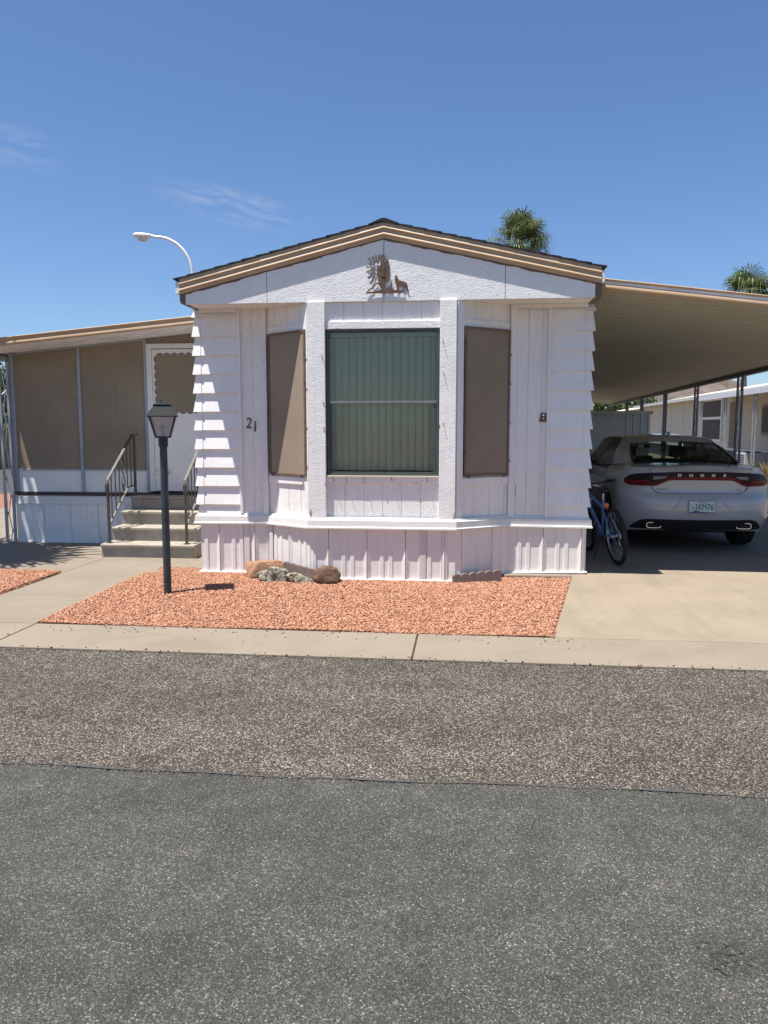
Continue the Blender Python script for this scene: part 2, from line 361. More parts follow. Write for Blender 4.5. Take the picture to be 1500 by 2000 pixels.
# ------------------------------------------------------------------ mesh helpers
class MB:
    def __init__(s): s.v = []; s.f = []
    def add(s, vs, fs):
        o = len(s.v); s.v += [tuple(p) for p in vs]; s.f += [tuple(i + o for i in f) for f in fs]; return s
    def box(s, x0, x1, y0, y1, z0, z1):
        return s.add([(x0, y0, z0), (x1, y0, z0), (x1, y1, z0), (x0, y1, z0), (x0, y0, z1), (x1, y0, z1), (x1, y1, z1), (x0, y1, z1)],
                     [(0, 3, 2, 1), (4, 5, 6, 7), (0, 1, 5, 4), (1, 2, 6, 5), (2, 3, 7, 6), (3, 0, 4, 7)])
    def bar(s, a, b, w, h, up=(0, 0, 1)):
        a = Vector(a); b = Vector(b); d = (b - a).normalized(); u = Vector(up)
        if abs(d.dot(u)) > 0.95: u = Vector((0, 1, 0))
        r = d.cross(u).normalized() * (w / 2); u = r.cross(d).normalized() * (h / 2)
        P = [a - r - u, a + r - u, a + r + u, a - r + u, b - r - u, b + r - u, b + r + u, b - r + u]
        return s.add(P, [(3, 2, 1, 0), (4, 5, 6, 7), (0, 1, 5, 4), (1, 2, 6, 5), (2, 3, 7, 6), (3, 0, 4, 7)])
    def tube(s, pts, r, seg=8, closed=False, cap=True):
        pts = [Vector(p) for p in pts]; n = len(pts); rr = r if isinstance(r, (list, tuple)) else [r] * n
        up = Vector((0, 0, 1)); V = []; prev = None
        for i, p in enumerate(pts):
            if closed: d = pts[(i + 1) % n] - pts[i - 1]
            else: d = pts[min(i + 1, n - 1)] - pts[max(i - 1, 0)]
            d.normalize()
            if prev is None:
                a = d.cross(up) if abs(d.z) < 0.9 else d.cross(Vector((0, 1, 0)))
            else: a = prev - d * prev.dot(d)
            a.normalize(); b = d.cross(a); prev = a
            for k in range(seg):
                t = 2 * math.pi * k / seg; V.append(p + (a * math.cos(t) + b * math.sin(t)) * rr[i])
        F = []
        for i in range(n if closed else n - 1):
            j = (i + 1) % n
            for k in range(seg):
                l = (k + 1) % seg; F.append((i * seg + k, i * seg + l, j * seg + l, j * seg + k))
        if cap and not closed: F.append(tuple(range(seg))[::-1]); F.append(tuple((n - 1) * seg + k for k in range(seg)))
        return s.add(V, F)
    def lathe(s, prof, c=(0, 0, 0), seg=24):
        V = []; F = []; n = len(prof)
        for r, z in prof:
            for k in range(seg):
                t = 2 * math.pi * k / seg; V.append((c[0] + r * math.cos(t), c[1] + r * math.sin(t), c[2] + z))
        for i in range(n - 1):
            for k in range(seg):
                l = (k + 1) % seg; F.append((i * seg + k, i * seg + l, (i + 1) * seg + l, (i + 1) * seg + k))
        F.append(tuple(range(seg))[::-1]); F.append(tuple((n - 1) * seg + k for k in range(seg)))
        return s.add(V, F)
    def prism(s, poly, fn, t0, t1):
        """poly: 2D points, fn(u, v, t) -> 3D"""
        n = len(poly); V = [fn(u, v, t0) for u, v in poly] + [fn(u, v, t1) for u, v in poly]
        F = [tuple(range(n))[::-1], tuple(range(n, 2 * n))] + [(i, (i + 1) % n, n + (i + 1) % n, n + i) for i in range(n)]
        return s.add(V, F)
    def sweep(s, path, prof, side=1, closeprof=False, z=None):
        """path: plan polyline [(x,y)], outward = right side of travel * side; prof: [(offset, z)]"""
        n = len(path); P = [Vector(p) for p in path]; nr = []
        for i in range(n):
            ns = []
            if i > 0: d = (P[i] - P[i - 1]).normalized(); ns.append(Vector((d.y, -d.x)) * side)
            if i < n - 1: d = (P[i + 1] - P[i]).normalized(); ns.append(Vector((d.y, -d.x)) * side)
            m = sum(ns, Vector((0, 0))).normalized(); m = m / max(0.3, m.dot(ns[0])); nr.append(m)
        k = len(prof); V = []
        for i in range(n):
            for o, zz in prof: V.append((P[i].x + nr[i].x * o, P[i].y + nr[i].y * o, zz + (z[i] if z else 0)))
        F = []
        for i in range(n - 1):
            for j in range(k if closeprof else k - 1):
                l = (j + 1) % k; F.append((i * k + j, (i + 1) * k + j, (i + 1) * k + l, i * k + l))
        if closeprof: F.append(tuple(range(k))); F.append(tuple((n - 1) * k + j for j in range(k))[::-1])
        return s.add(V, F)
    def grid(s, nu, nv, fn):
        V = [fn(i / nu, j / nv) for i in range(nu + 1) for j in range(nv + 1)]
        F = [(i * (nv + 1) + j, (i + 1) * (nv + 1) + j, (i + 1) * (nv + 1) + j + 1, i * (nv + 1) + j + 1) for i in range(nu) for j in range(nv)]
        return s.add(V, F)
    def xf(s, m):
        s.v = [tuple(m @ Vector(p)) for p in s.v]; return s
    def build(s, name, mat, parent=None, local=False, smooth=None, bevel=0, solid=0, sub=0):
        me = bpy.data.meshes.new(name)
        vs = s.v
        if parent is not None and not local:
            o = Vector(parent['_w']); vs = [(p[0] - o.x, p[1] - o.y, p[2] - o.z) for p in vs]
        me.from_pydata(vs, [], s.f); me.update()
        b = bmesh.new(); b.from_mesh(me); bmesh.ops.recalc_face_normals(b, faces=b.faces)
        if smooth is not None:
            for f in b.faces: f.smooth = True
            for e in b.edges:
                if len(e.link_faces) != 2 or e.calc_face_angle(0) > R(smooth): e.smooth = False
        b.to_mesh(me); b.free()
        ob = bpy.data.objects.new(name, me); COL.objects.link(ob)
        me.materials.append(MT[mat] if isinstance(mat, str) else mat)
        if parent is not None: ob.parent = parent; ob['_w'] = parent['_w'] if not local else (0, 0, 0)
        else: ob['_w'] = (0, 0, 0)
        if solid: m = ob.modifiers.new('s', 'SOLIDIFY'); m.thickness = solid; m.offset = 0
        if bevel: m = ob.modifiers.new('b', 'BEVEL'); m.width = bevel; m.segments = 2; m.limit_method = 'ANGLE'
        if sub: m = ob.modifiers.new('ss', 'SUBSURF'); m.levels = sub; m.render_levels = sub
        return ob
def thing(name, label, cat, loc=(0, 0, 0), rot=(0, 0, 0), group=None):
    o = bpy.data.objects.new(name, None); COL.objects.link(o); o.empty_display_size = 0.2
    o.location = loc; o.rotation_euler = rot; o['_w'] = tuple(loc); o['label'] = label; o['category'] = cat
    if group: o['group'] = group
    return o
def tag(o, label, cat, group=None, kind=None):
    o['label'] = label; o['category'] = cat
    if group: o['group'] = group
    if kind: o['kind'] = kind
    return o
def struct(o, label=None):
    o['kind'] = 'structure'
    return o
def text(s, size, ext, mat, name, parent, M, font_scale=(1, 1), align='CENTER', local=True, offset=0, spacing=1.0):
    cu = bpy.data.curves.new(name, 'FONT'); cu.body = s; cu.size = size; cu.extrude = ext; cu.align_x = align; cu.align_y = 'CENTER'
    cu.space_character = spacing
    cu.offset = offset
    to = bpy.data.objects.new(name, cu); COL.objects.link(to)
    dg = bpy.context.evaluated_depsgraph_get(); me = bpy.data.meshes.new_from_object(to.evaluated_get(dg))
    bpy.data.objects.remove(to)
    me.name = name
    S = Matrix.Diagonal((font_scale[0], font_scale[1], 1, 1))
    me.transform(M @ S)
    ob = bpy.data.objects.new(name, me); COL.objects.link(ob); me.materials.clear(); me.materials.append(MT[mat])
    if parent: ob.parent = parent
    ob['_w'] = (0, 0, 0)
    return ob
def stones(name, mat, pts, rads, seed=1, flat=0.7):
    """many small irregular stones as one mesh, built with numpy"""
    g = (1 + 5 ** 0.5) / 2
    iv = np.array([(-1, g, 0), (1, g, 0), (-1, -g, 0), (1, -g, 0), (0, -1, g), (0, 1, g), (0, -1, -g), (0, 1, -g), (g, 0, -1), (g, 0, 1), (-g, 0, -1), (-g, 0, 1)], float)
    iv /= np.linalg.norm(iv[0])
    fa = np.array([(0, 11, 5), (0, 5, 1), (0, 1, 7), (0, 7, 10), (0, 10, 11), (1, 5, 9), (5, 11, 4), (11, 10, 2), (10, 7, 6), (7, 1, 8), (3, 9, 4), (3, 4, 2), (3, 2, 6), (3, 6, 8), (3, 8, 9), (4, 9, 5), (2, 4, 11), (6, 2, 10), (8, 6, 7), (9, 8, 1)])
    rs = np.random.RandomState(seed); n = len(pts)
    V = iv[None] * (1 + rs.uniform(-0.28, 0.28, (n, 12, 1)))
    V = V * rs.uniform(0.65, 1.25, (n, 1, 3))
    q = rs.normal(size=(n, 4)); q /= np.linalg.norm(q, axis=1)[:, None]
    w, x, y, z = q.T
    Rm = np.stack([np.stack([1 - 2 * (y * y + z * z), 2 * (x * y - z * w), 2 * (x * z + y * w)], -1), np.stack([2 * (x * y + z * w), 1 - 2 * (x * x + z * z), 2 * (y * z - x * w)], -1), np.stack([2 * (x * z - y * w), 2 * (y * z + x * w), 1 - 2 * (x * x + y * y)], -1)], 1)
    V = np.einsum('nij,nkj->nki', Rm, V)
    V[:, :, 2] *= flat
    V = V * rads[:, None, None] + pts[:, None, :]
    F = (fa[None] + (np.arange(n) * 12)[:, None, None]).reshape(-1, 3)
    me = bpy.data.meshes.new(name); me.vertices.add(n * 12); me.vertices.foreach_set('co', V.reshape(-1))
    me.loops.add(F.size); me.loops.foreach_set('vertex_index', F.reshape(-1).astype(np.int32))
    me.polygons.add(len(F)); me.polygons.foreach_set('loop_start', (np.arange(len(F)) * 3).astype(np.int32))
    me.update(calc_edges=True); me.validate()
    me.materials.append(MT[mat]); ob = bpy.data.objects.new(name, me); COL.objects.link(ob); return ob

# ================================================================== GROUND
struct(MB().grid(1, 1, lambda u, v: (-4000 + 8000 * u, -3000 + 7500 * v, -0.09)).build('ground', 'tan_ground'))
def roadedge(x): return 3.37 + 0.012 * math.sin(x * 2.1) + 0.02 * math.sin(x * 0.7 + 1) + 0.006 * math.sin(x * 9)
m = MB(); xs = [-60, -30, -12] + [-6 + 0.006 * i for i in range(2001)] + [12, 30, 60]; nx_ = len(xs); re_ = random.Random(9)
V = [(x, -20, -0.010) for x in xs] + [(x, roadedge(x) + re_.uniform(-0.045, 0.045), -0.010) for x in xs]
m.add(V, [(i, i + 1, nx_ + 1 + i, nx_ + i) for i in range(nx_ - 1)])
struct(m.build('road', 'asphalt_fine'))
struct(MB().box(-60, 60, 3.2, 5.2395, -0.08, -0.014).build('road_shoulder', 'asphalt_chip'))
m = MB(); V = []; F = []; k_ = 0
for a in range(-900, 900):
    x = a * 0.008; wd = 0.004 + 0.020 * max(0, math.sin(x * 2.3) * math.sin(x * 7.1 + 1)) + re_.uniform(0, 0.006)
    if x < -2.6 and (int(x * 10) % 3 == 0): wd *= 0.4
    V += [(x, roadedge(x) - wd * .5, -0.006), (x, roadedge(x) + wd * .5, -0.006)]
m.add(V, [(2 * i, 2 * i + 2, 2 * i + 3, 2 * i + 1) for i in range(len(V) // 2 - 1)])
struct(m.build('road_seam', 'tar_seam'))
# worn pits and cracks in the near lane
def pit(cx, cy, n, spread, r0, seed, name):
    q = random.Random(seed); m = MB()
    for i in range(n):
        a = q.uniform(0, 6.28); x = cx + q.gauss(0, spread); y = cy + q.gauss(0, spread * .55); k = q.randint(7, 11); rr = r0 * q.uniform(.4, 1.3); st_ = q.uniform(1, 2.6); th = q.uniform(0, 3.14)
        P_ = []
        for j in range(k):
            t_ = 2 * math.pi * j / k; rad = rr * q.uniform(.5, 1.2); u = rad * st_ * math.cos(t_); v_ = rad * math.sin(t_); P_.append((x + u * math.cos(th) - v_ * math.sin(th), y + u * math.sin(th) + v_ * math.cos(th), -0.0085 + .0001 * i))
        m.add(P_, [tuple(range(k))])
    struct(m.build(name, 'asphalt_pit'))
pit(0.83, 2.30, 30, 0.055, 0.0075, 3, 'asphalt_pit')
def crack(pts, w_, seed, name):
    q = random.Random(seed); V = []; 
    for a, b_ in zip(pts[:-1], pts[1:]):
        for k in range(14):
            t_ = k / 14; x = a[0] + (b_[0] - a[0]) * t_ + q.gauss(0, .004); y = a[1] + (b_[1] - a[1]) * t_ + q.gauss(0, .004); ww = w_ * q.uniform(.2, 1.2)
            V += [(x, y - ww, -.0084), (x + ww * .5, y + ww, -.0084)]
    struct(MB().add(V, [(2 * i, 2 * i + 2, 2 * i + 3, 2 * i + 1) for i in range(len(V) // 2 - 1)]).build(name, 'asphalt_pit'))
crack([(-1.62, 2.93), (-1.56, 3.08), (-1.50, 3.12), (-1.43, 3.28)], .0022, 5, 'asphalt_crack')
crack([(0.76, 2.25), (0.80, 2.33), (0.84, 2.36), (0.90, 2.30)], .004, 6, 'asphalt_crack')
# kerb strip in slabs with open joints
m = MB(); js = [-0.355 + 3.15 * k for k in range(-8, 9)]
for a, b in zip(js[:-1], js[1:]): m.box(a + 0.006, b - 0.006, 5.24, 5.905, -0.085, 0.0)
struct(m.build('kerb_strip', 'kerb_concrete', bevel=0.006))
struct(MB().box(-26, 25, 5.25, 5.90, -0.088, -0.012).build('kerb_bed', 'dark_brown'))
# walkway, porch slab
m = MB(); m.box(-4.44, -3.50, 5.913, 6.95, -0.085, 0.002); m.box(-4.44, -3.50, 6.958, 8.062, -0.085, 0.002)
struct(m.build('walkway', 'concrete', bevel=0.006))
m = MB(); m.box(-9.3, -4.446, 8.07, 17, -0.085, 0.0); m.box(-4.440, -2.30, 8.07, 12, -0.085, 0.0)
struct(m.build('patio_slab', 'concrete', bevel=0.006))
# driveway: sloping apron, then the slab under the carport
m = MB()
m.add([(0.69, 5.913, 0.0), (5.3, 5.913, 0.0), (5.3, 8.395, 0.06), (1.175, 8.395, 0.06), (0.69, 5.913, -0.085), (5.3, 5.913, -0.085), (5.3, 8.395, -0.085), (1.175, 8.395, -0.085)],
      [(0, 1, 2, 3), (4, 7, 6, 5), (0, 4, 5, 1), (1, 5, 6, 2), (2, 6, 7, 3), (3, 7, 4, 0)])
m.box(1.10, 3.6, 8.402, 11.3, -0.085, 0.06); m.box(3.608, 5.3, 8.402, 11.3, -0.085, 0.06); m.box(1.10, 5.3, 11.308, 26, -0.085, 0.06)
struct(m.build('driveway', 'drive_concrete', bevel=0.005))
m = MB().box(0.42, 1.165, 8.17, 8.37, -0.05, 0.055)
struct(m.build('footing', 'concrete', bevel=0.015))
# gravel beds
def bedz(x, y): return 0.006 + 0.020 * max(0, min(1, (y - 5.95) / 1.4)) + 0.004 * math.sin(3 * x + 2 * y)
m = MB().grid(60, 30, lambda u, v: (-3.495 + (0.70 + 0.50 * v + 3.495) * u, 5.91 + 2.6 * v, bedz(-3.5 + 4.5 * u, 5.91 + 2.6 * v) - 0.006 - (0.02 if 5.91 + 2.6 * v > 8.0 and u < 0.26 else 0)))
struct(m.build('gravel_bed', 'gravel_bed'))
m = MB().grid(40, 20, lambda u, v: (-9.3 + 4.855 * u, 5.91 + 2.155 * v, 0.004 + 0.006 * math.sin(9 * u + 5 * v)))
struct(m.build('side_gravel_bed', 'gravel_bed'))
rs = np.random.RandomState(3)
def scatter(n, x0, x1, y0, y1, keep, seed, rlo=0.005, rhi=0.0112):
    r = np.random.RandomState(seed); x = r.uniform(x0, x1, n); y = r.uniform(y0, y1, n)
    k = keep(x, y); x = x[k]; y = y[k]
    z = 0.006 + 0.020 * np.clip((y - 5.95) / 1.4, 0, 1) + 0.004 * np.sin(3 * x + 2 * y) + r.uniform(-0.003, 0.005, len(x))
    return np.stack([x, y, z], 1), r.uniform(rlo, rhi, len(x))
edge = lambda y: 0.69 + (y - 5.913) * 0.1955
p, r_ = scatter(76000, -3.5, 1.25, 5.905, 8.33, lambda x, y: (x < edge(y) - 0.012) & ((x > -2.35) | (y < 8.06)) & ~((x > -1.75) & (x < 0.0) & (y > 7.95)), 11)
tag(stones('gravel', 'red_gravel', p, r_), None, None); g1 = bpy.context.scene.objects['gravel']
del g1['label']; del g1['category']; g1['kind'] = 'stuff'; g1['label'] = 'salmon red crushed gravel filling the bed before the house'
p, r_ = scatter(30000, -6.6, -4.45, 5.915, 8.06, lambda x, y: x > -99, 12); p[:, 2] -= 0.004
g2 = stones('gravel', 'red_gravel', p, r_, 2); g2['kind'] = 'stuff'; g2['label'] = 'red gravel left of the concrete walkway'
# stray stones kicked onto the kerb, walkway and road edge
r = np.random.RandomState(5); xs_ = r.uniform(-3.6, 2.3, 300); ys_ = 5.90 - np.abs(r.normal(0, 0.16, 300)); ys_[:190] = 5.235 + r.normal(0, 0.022, 190)
zz = np.where(ys_ < 5.24, -0.008, 0.003); k = (ys_ > 4.9) & ~((xs_ > 0.9) & (ys_ > 5.3))
p = np.stack([xs_, ys_, zz], 1)[k]
g3 = stones('stray_gravel', 'debris', p, r.uniform(0.003, 0.0085, len(p)), 4); g3['kind'] = 'stuff'; g3['label'] = 'stray gravel stones scattered on the kerb strip'

# ================================================================== THE MOBILE HOME
YW = 8.30; YB = 7.88
PLAN = [(-2.93, 12.0), (-2.93, YW), (-2.14, YW), (-1.60, YB), (-0.10, YB), (0.453, YW), (1.28, YW), (1.28, 12.0)]
home = thing('mobile_home', 'white mobile home with a bay window and low gable facing the road', 'mobile home', (-0.82, 12, 0))
# inner shell so that nothing shows through
m = MB(); m.box(-2.90, 1.25, 12.0, 24.5, 0.55, 2.95)
m.box(-2.90, 1.25, 8.335, 8.40, 0.55, 1.0)
m.build('rear_wall', 'lap_paint', home)
m = MB(); m.box(-2.80, 1.15, 11.8, 11.98, 0.5, 2.8); m.box(-2.88, 1.23, 8.5, 11.9, 0.60, 0.64); m.box(-2.88, 1.23, 8.42, 11.9, 2.86, 2.90)
m.build('interior_lining', 'interior_wall', home)

def grooved(A, B, s0, s1, step=0.203, first=0.1, w=0.009, d=0.007):
    """plan points of a board from fraction distance s0..s1 along A->B with grooves"""
    A = Vector(A); B = Vector(B); Ln = (B - A).length; d_ = (B - A) / Ln; nrm = Vector((-d_.y, d_.x))
    if nrm.y < 0: nrm = -nrm       # inward (+y)
    pts = [(0, 0)]; s = first
    while s < Ln - 0.03:
        pts += [(s - w / 2, 0), (s - w / 2 + 0.002, d), (s + w / 2 - 0.002, d), (s + w / 2, 0)]; s += step
    pts += [(Ln, 0)]
    return [tuple(A + d_ * a + nrm * b) for a, b in pts]
def wallstrip(mb, plan, z0, z1, off=0):
    mb.sweep([(x, y) for x, y in plan], [(off, z0), (off, z1)]); return mb
T0, T1 = 0.66, 2.88
# lap siding at the two corners, wrapping round to the sides
LIPS = [2.791, 2.585, 2.383, 2.181, 1.978, 1.778, 1.577, 1.371, 1.168, 0.965, 0.762, 0.60]
for sgn in (-1, 1):
    m = MB(); top = 2.88
    for z in LIPS:
        z = z if sgn < 0 else z + 0.012
        j = rnd.uniform(-0.002, 0.002)
        if sgn < 0: path = [(-2.93, 24.4), (-2.93, YW), (-2.455, YW)]
        else: path = [(0.865, YW), (1.28, YW), (1.28, 24.4)]
        m.sweep(path, [(0.002, top), (0.030 + j, z), (0.018, z - 0.0006), (0.0, z + 0.002)], side=1 if sgn < 0 else 1)
        top = z + 0.004
    m.build('lap_siding', 'lap_paint', home, smooth=20)
    # corner caps: one little tapered shoe on every course
    m = MB(); top = 2.88; cx = -2.93 if sgn < 0 else 1.28
    for z in LIPS[:-1]:
        z = z if sgn < 0 else z + 0.012
        o0, o1 = 0.006, 0.036; W_ = 0.058
        if sgn < 0: path = [(cx, YW + W_), (cx, YW), (cx + W_, YW)]
        else: path = [(cx - W_, YW), (cx, YW), (cx, YW + W_)]
        m.sweep(path, [(o0, top - 0.004), (o1, z - 0.003), (o1 - 0.012, z - 0.003)])
        top = z
    m.build('corner_trim', 'lap_paint', home)
    m = MB()
    if sgn < 0: m.box(-2.462, -2.43, YW - 0.035, YW + 0.01, T0, 2.878)
    else: m.box(0.84, 0.868, YW - 0.035, YW + 0.01, T0, 2.878)
    m.build('corner_trim', 'trim_paint', home, bevel=0.004)
# flat grooved walls beside the bay
m = MB(); wallstrip(m, grooved((-2.455, YW - 0.006), (-2.14, YW - 0.006), 0, 0, 0.203, 0.15), T0, T1)
wallstrip(m, grooved((0.453, YW - 0.006), (0.86, YW - 0.006), 0, 0, 0.14, 0.19), T0, T1)
m.build('front_wall', 'siding_paint', home)
m = MB(); m.box(-2.20, -2.145, YW - 0.030, YW, T0, 2.879); m.box(0.455, 0.52, YW - 0.030, YW, T0, 2.879)
m.build('batten', 'trim_paint', home, bevel=0.003)
# slanted bay walls above and below the side windows
SL = [((-2.14, YW), (-1.60, YB)), ((-0.10, YB), (0.453, YW))]
m = MB()
for k, (A, B) in enumerate(SL):
    pts = grooved(A, B, 0, 0, 0.20, 0.14 if k == 0 else 0.24)
    zb, zt = (1.12, 2.58) if k == 0 else (1.12, 2.60)
    wallstrip(m, pts, T0, zb); wallstrip(m, pts, zt, T1)
m.build('bay_side_wall', 'siding_paint', home)
def slant(k, s0, s1, o0, o1, z0, z1, mb=None):
    A, B = [Vector(p) for p in SL[k]]; d = (B - A).normalized(); n = Vector((d.y, -d.x))
    P = [A + d * s0 - n * o0 * -1, A + d * s1 - n * o0 * -1, A + d * s1 + n * o1, A + d * s0 + n * o1]
    P[0] = A + d * s0 + n * o0; P[1] = A + d * s1 + n * o0
    mb = mb or MB()
    return mb.prism([(p.x, p.y) for p in P], lambda u, v, t: (u, v, t), z0, z1)
m = MB()
slant(0, 0.02, 0.66, 0.001, 0.018, 1.01, 1.085, m); slant(0, 0.02, 0.66, 0.001, 0.014, 2.60, 2.665, m)
slant(1, 0.05, 0.68, 0.001, 0.018, 1.01, 1.09, m); slant(1, 0.05, 0.68, 0.001, 0.014, 2.615, 2.685, m)
m.build('window_trim', 'trim_paint', home, bevel=0.003)
# bay front: posts, recessed wall, header, sill
m = MB()
m.prism([(-1.605, YB - 0.005), (-1.60, YB - 0.045), (-1.425, YB - 0.045), (-1.425, YB + 0.045), (-1.56, YB + 0.045)], lambda u, v, t: (u, v, t), T0, 2.862)
m.build('bay_post', 'trim_paint', home, bevel=0.004)
m = MB()
m.prism([(-0.265, YB - 0.045), (-0.100, YB - 0.045), (-0.095, YB - 0.005), (-0.14, YB + 0.045), (-0.265, YB + 0.045)], lambda u, v, t: (u, v, t), T0, 2.862)
m.build('bay_post', 'trim_paint', home, bevel=0.004)
# narrow side flange of the right post (seen in the photo as a second strip)
slant(1, 0.0, 0.075, 0.002, 0.026, T0, 2.87).build('bay_post', 'trim_paint', home, bevel=0.003)
slant(0, 0.62, 0.68, 0.002, 0.020, T0, 2.87).build('bay_post', 'trim_paint', home, bevel=0.003)
m = MB(); pts = grooved((-1.425, YB + 0.01), (-0.265, YB + 0.01), 0, 0, 0.196, 0.19)
wallstrip(m, pts, T0, 1.12); wallstrip(m, pts, 2.60, T1)
m.build('bay_front_wall', 'siding_paint', home)
m = MB(); m.box(-1.423, -0.267, YB - 0.022, YB + 0.005, 2.592, 2.668); m.box(-1.423, -0.267, YB - 0.020, YB + 0.005, 1.038, 1.112)
m.build('window_trim', 'trim_paint', home, bevel=0.004)

def blinds(mb, A, B, z0, z1, off, n, w, ang):
    A = Vector(A); B = Vector(B); d = (B - A).normalized(); nn = Vector((-d.y, d.x)); 
    if nn.y < 0: nn = -nn
    L_ = (B - A).length
    for i in range(n):
        c = A + d * (L_ * (i + 0.5) / n) + nn * off
        a = ang + rnd.uniform(-0.05, 0.05); e = d * math.cos(a) + nn * math.sin(a)
        pts = []
        for k in range(5):
            t = (k / 4 - 0.5); q = c + e * (t * w) + nn * (0.010 * (4 * t * t)); pts.append((q.x, q.y))
        mb.sweep(pts, [(0, z0 + rnd.uniform(-0.004, 0.004)), (0, z1)])
    return mb
# centre window
win = MB()
x0, x1, z0, z1 = -1.412, -0.272, 1.115, 2.590
win.box(x0, x0 + 0.022, YB - 0.012, YB + 0.035, z0, z1); win.box(x1 - 0.022, x1, YB - 0.012, YB + 0.035, z0, z1)
win.box(x0 + 0.022, x1 - 0.022, YB - 0.012, YB + 0.035, z1 - 0.022, z1); win.box(x0 + 0.022, x1 - 0.022, YB - 0.012, YB + 0.035, z0, z0 + 0.020)
w = win.build('window', 'sash_green', home, bevel=0.003)
m = MB(); m.box(x0 + 0.024, x1 - 0.024, YB - 0.008, YB + 0.012, 1.845, 1.872); m.build('sash_rail', 'sash_metal', w, bevel=0.003)
m = MB(); m.box(x0 + 0.024, x0 + 0.046, YB + 0.0, YB + 0.02, z0 + 0.02, 1.843); m.box(x1 - 0.056, x1 - 0.024, YB + 0.0, YB + 0.02, z0 + 0.02, 1.843); m.box(x0 + 0.046, x1 - 0.056, YB + 0.0, YB + 0.02, z0 + 0.02, z0 + 0.036)
m.build('sash', 'sash_green', w, bevel=0.002)
m = MB(); m.box(x0 - 0.004, x1 + 0.004, YB - 0.032, YB - 0.013, 1.094, 1.1145); m.build('sill', 'cream_wall', w, bevel=0.003)
m = MB(); m.add([(x0 + .02, YB + .012, 1.86), (x1 - .02, YB + .012, 1.86), (x1 - .02, YB + .012, z1 - .02), (x0 + .02, YB + .012, z1 - .02)], [(0, 1, 2, 3)])
m.add([(x0 + .02, YB + .016, z0 + .02), (x1 - .02, YB + .016, z0 + .02), (x1 - .02, YB + .016, 1.85), (x0 + .02, YB + .016, 1.85)], [(0, 1, 2, 3)])
m.build('pane', 'window_glass', w)
m = blinds(MB(), (x0, YB), (x1, YB), z0 + 0.05, z1 - 0.07, 0.10, 15, 0.089, 0.30); m.build('vertical_blinds', 'blind_vinyl', w, smooth=60)
m = MB(); m.box(x0 + 0.02, x1 - 0.02, YB + 0.06, YB + 0.14, z1 - 0.07, z1 - 0.025); m.build('blind_rail', 'blind_vinyl', w, bevel=0.003)
# side windows with brown framed solar screens
for k in (0, 1):
    s0, s1 = (0.055, 0.660) if k == 0 else (0.085, 0.672)
    z0, z1 = (1.10, 2.598) if k == 0 else (1.105, 2.612)
    f = MB()
    fw = 0.024
    slant(k, s0, s0 + fw, 0.020, 0.036, z0, z1, f); slant(k, s1 - fw, s1, 0.020, 0.036, z0, z1, f)
    slant(k, s0 + fw, s1 - fw, 0.020, 0.036, z0, z0 + fw, f); slant(k, s0 + fw, s1 - fw, 0.020, 0.036, z1 - fw, z1, f)
    w = f.build('side_window', 'frame_brown', home, bevel=0.003)
    f = MB(); slant(k, s0 + fw, s1 - fw, 0.026, 0.027, z0 + fw, z1 - fw, f); f.build('sun_screen', 'solar_screen' if k == 0 else 'sun_screen_thin', w)
    f = MB(); slant(k, s0 + .01, s1 - .01, -0.02, -0.018, z0 + fw, z1 - fw, f); f.build('pane', 'plain_glass', w)
    f = MB(); slant(k, s0 + .01, s1 - .01, -0.018, 0.004, (z0 + z1) / 2 - .03, (z0 + z1) / 2 + 0.01, f); slant(k, s0 + .01, s0 + .03, -0.018, 0.004, z0, z1, f); slant(k, s1 - .03, s1 - .01, -0.018, 0.004, z0, z1, f); f.build('sash', 'sash_metal', w)
    A, B = [Vector(p) for p in SL[k]]; d = (B - A).normalized(); a = A + d * (s0 + .01); b = A + d * (s1 - .01)
    blinds(MB(), tuple(a), tuple(b), z0 + .04, z1 - .04, 0.11, 7, 0.089, 0.3).build('vertical_blinds', 'blind_vinyl', w, smooth=60)
    if k == 1:   # crumpled clear plastic sheet slumped inside the window
        def pf(u, v):
            s_ = s0 + .05 + (s1 - s0 - .10) * u; q_ = A + d * s_ + Vector((-d.y, d.x)) * (.05 + .02 * math.sin(9 * u + 14 * v) + .012 * math.sin(23 * u - 17 * v))
            return (q_.x, q_.y, z0 + .06 + (.22 + .26 * u + .03 * math.sin(17 * u)) * v)
        MB().grid(40, 24, pf).build('plastic_sheet', 'white_plastic', w, smooth=80)
    # screen clips along the edges
    f = MB()
    for zc in (1.35, 1.75, 2.15, 2.45): slant(k, s0 - 0.014, s0 + 0.008, 0.036, 0.042, zc, zc + .012, f); slant(k, s1 - 0.006, s1 + 0.012, 0.036, 0.042, zc - .1, zc - .088, f)
    for sc in (s0 + .04, s1 - .08): slant(k, sc, sc + .03, 0.036, 0.043, z0 - .012, z0 + .008, f)
    f.build('clip', 'dark_brown', w)
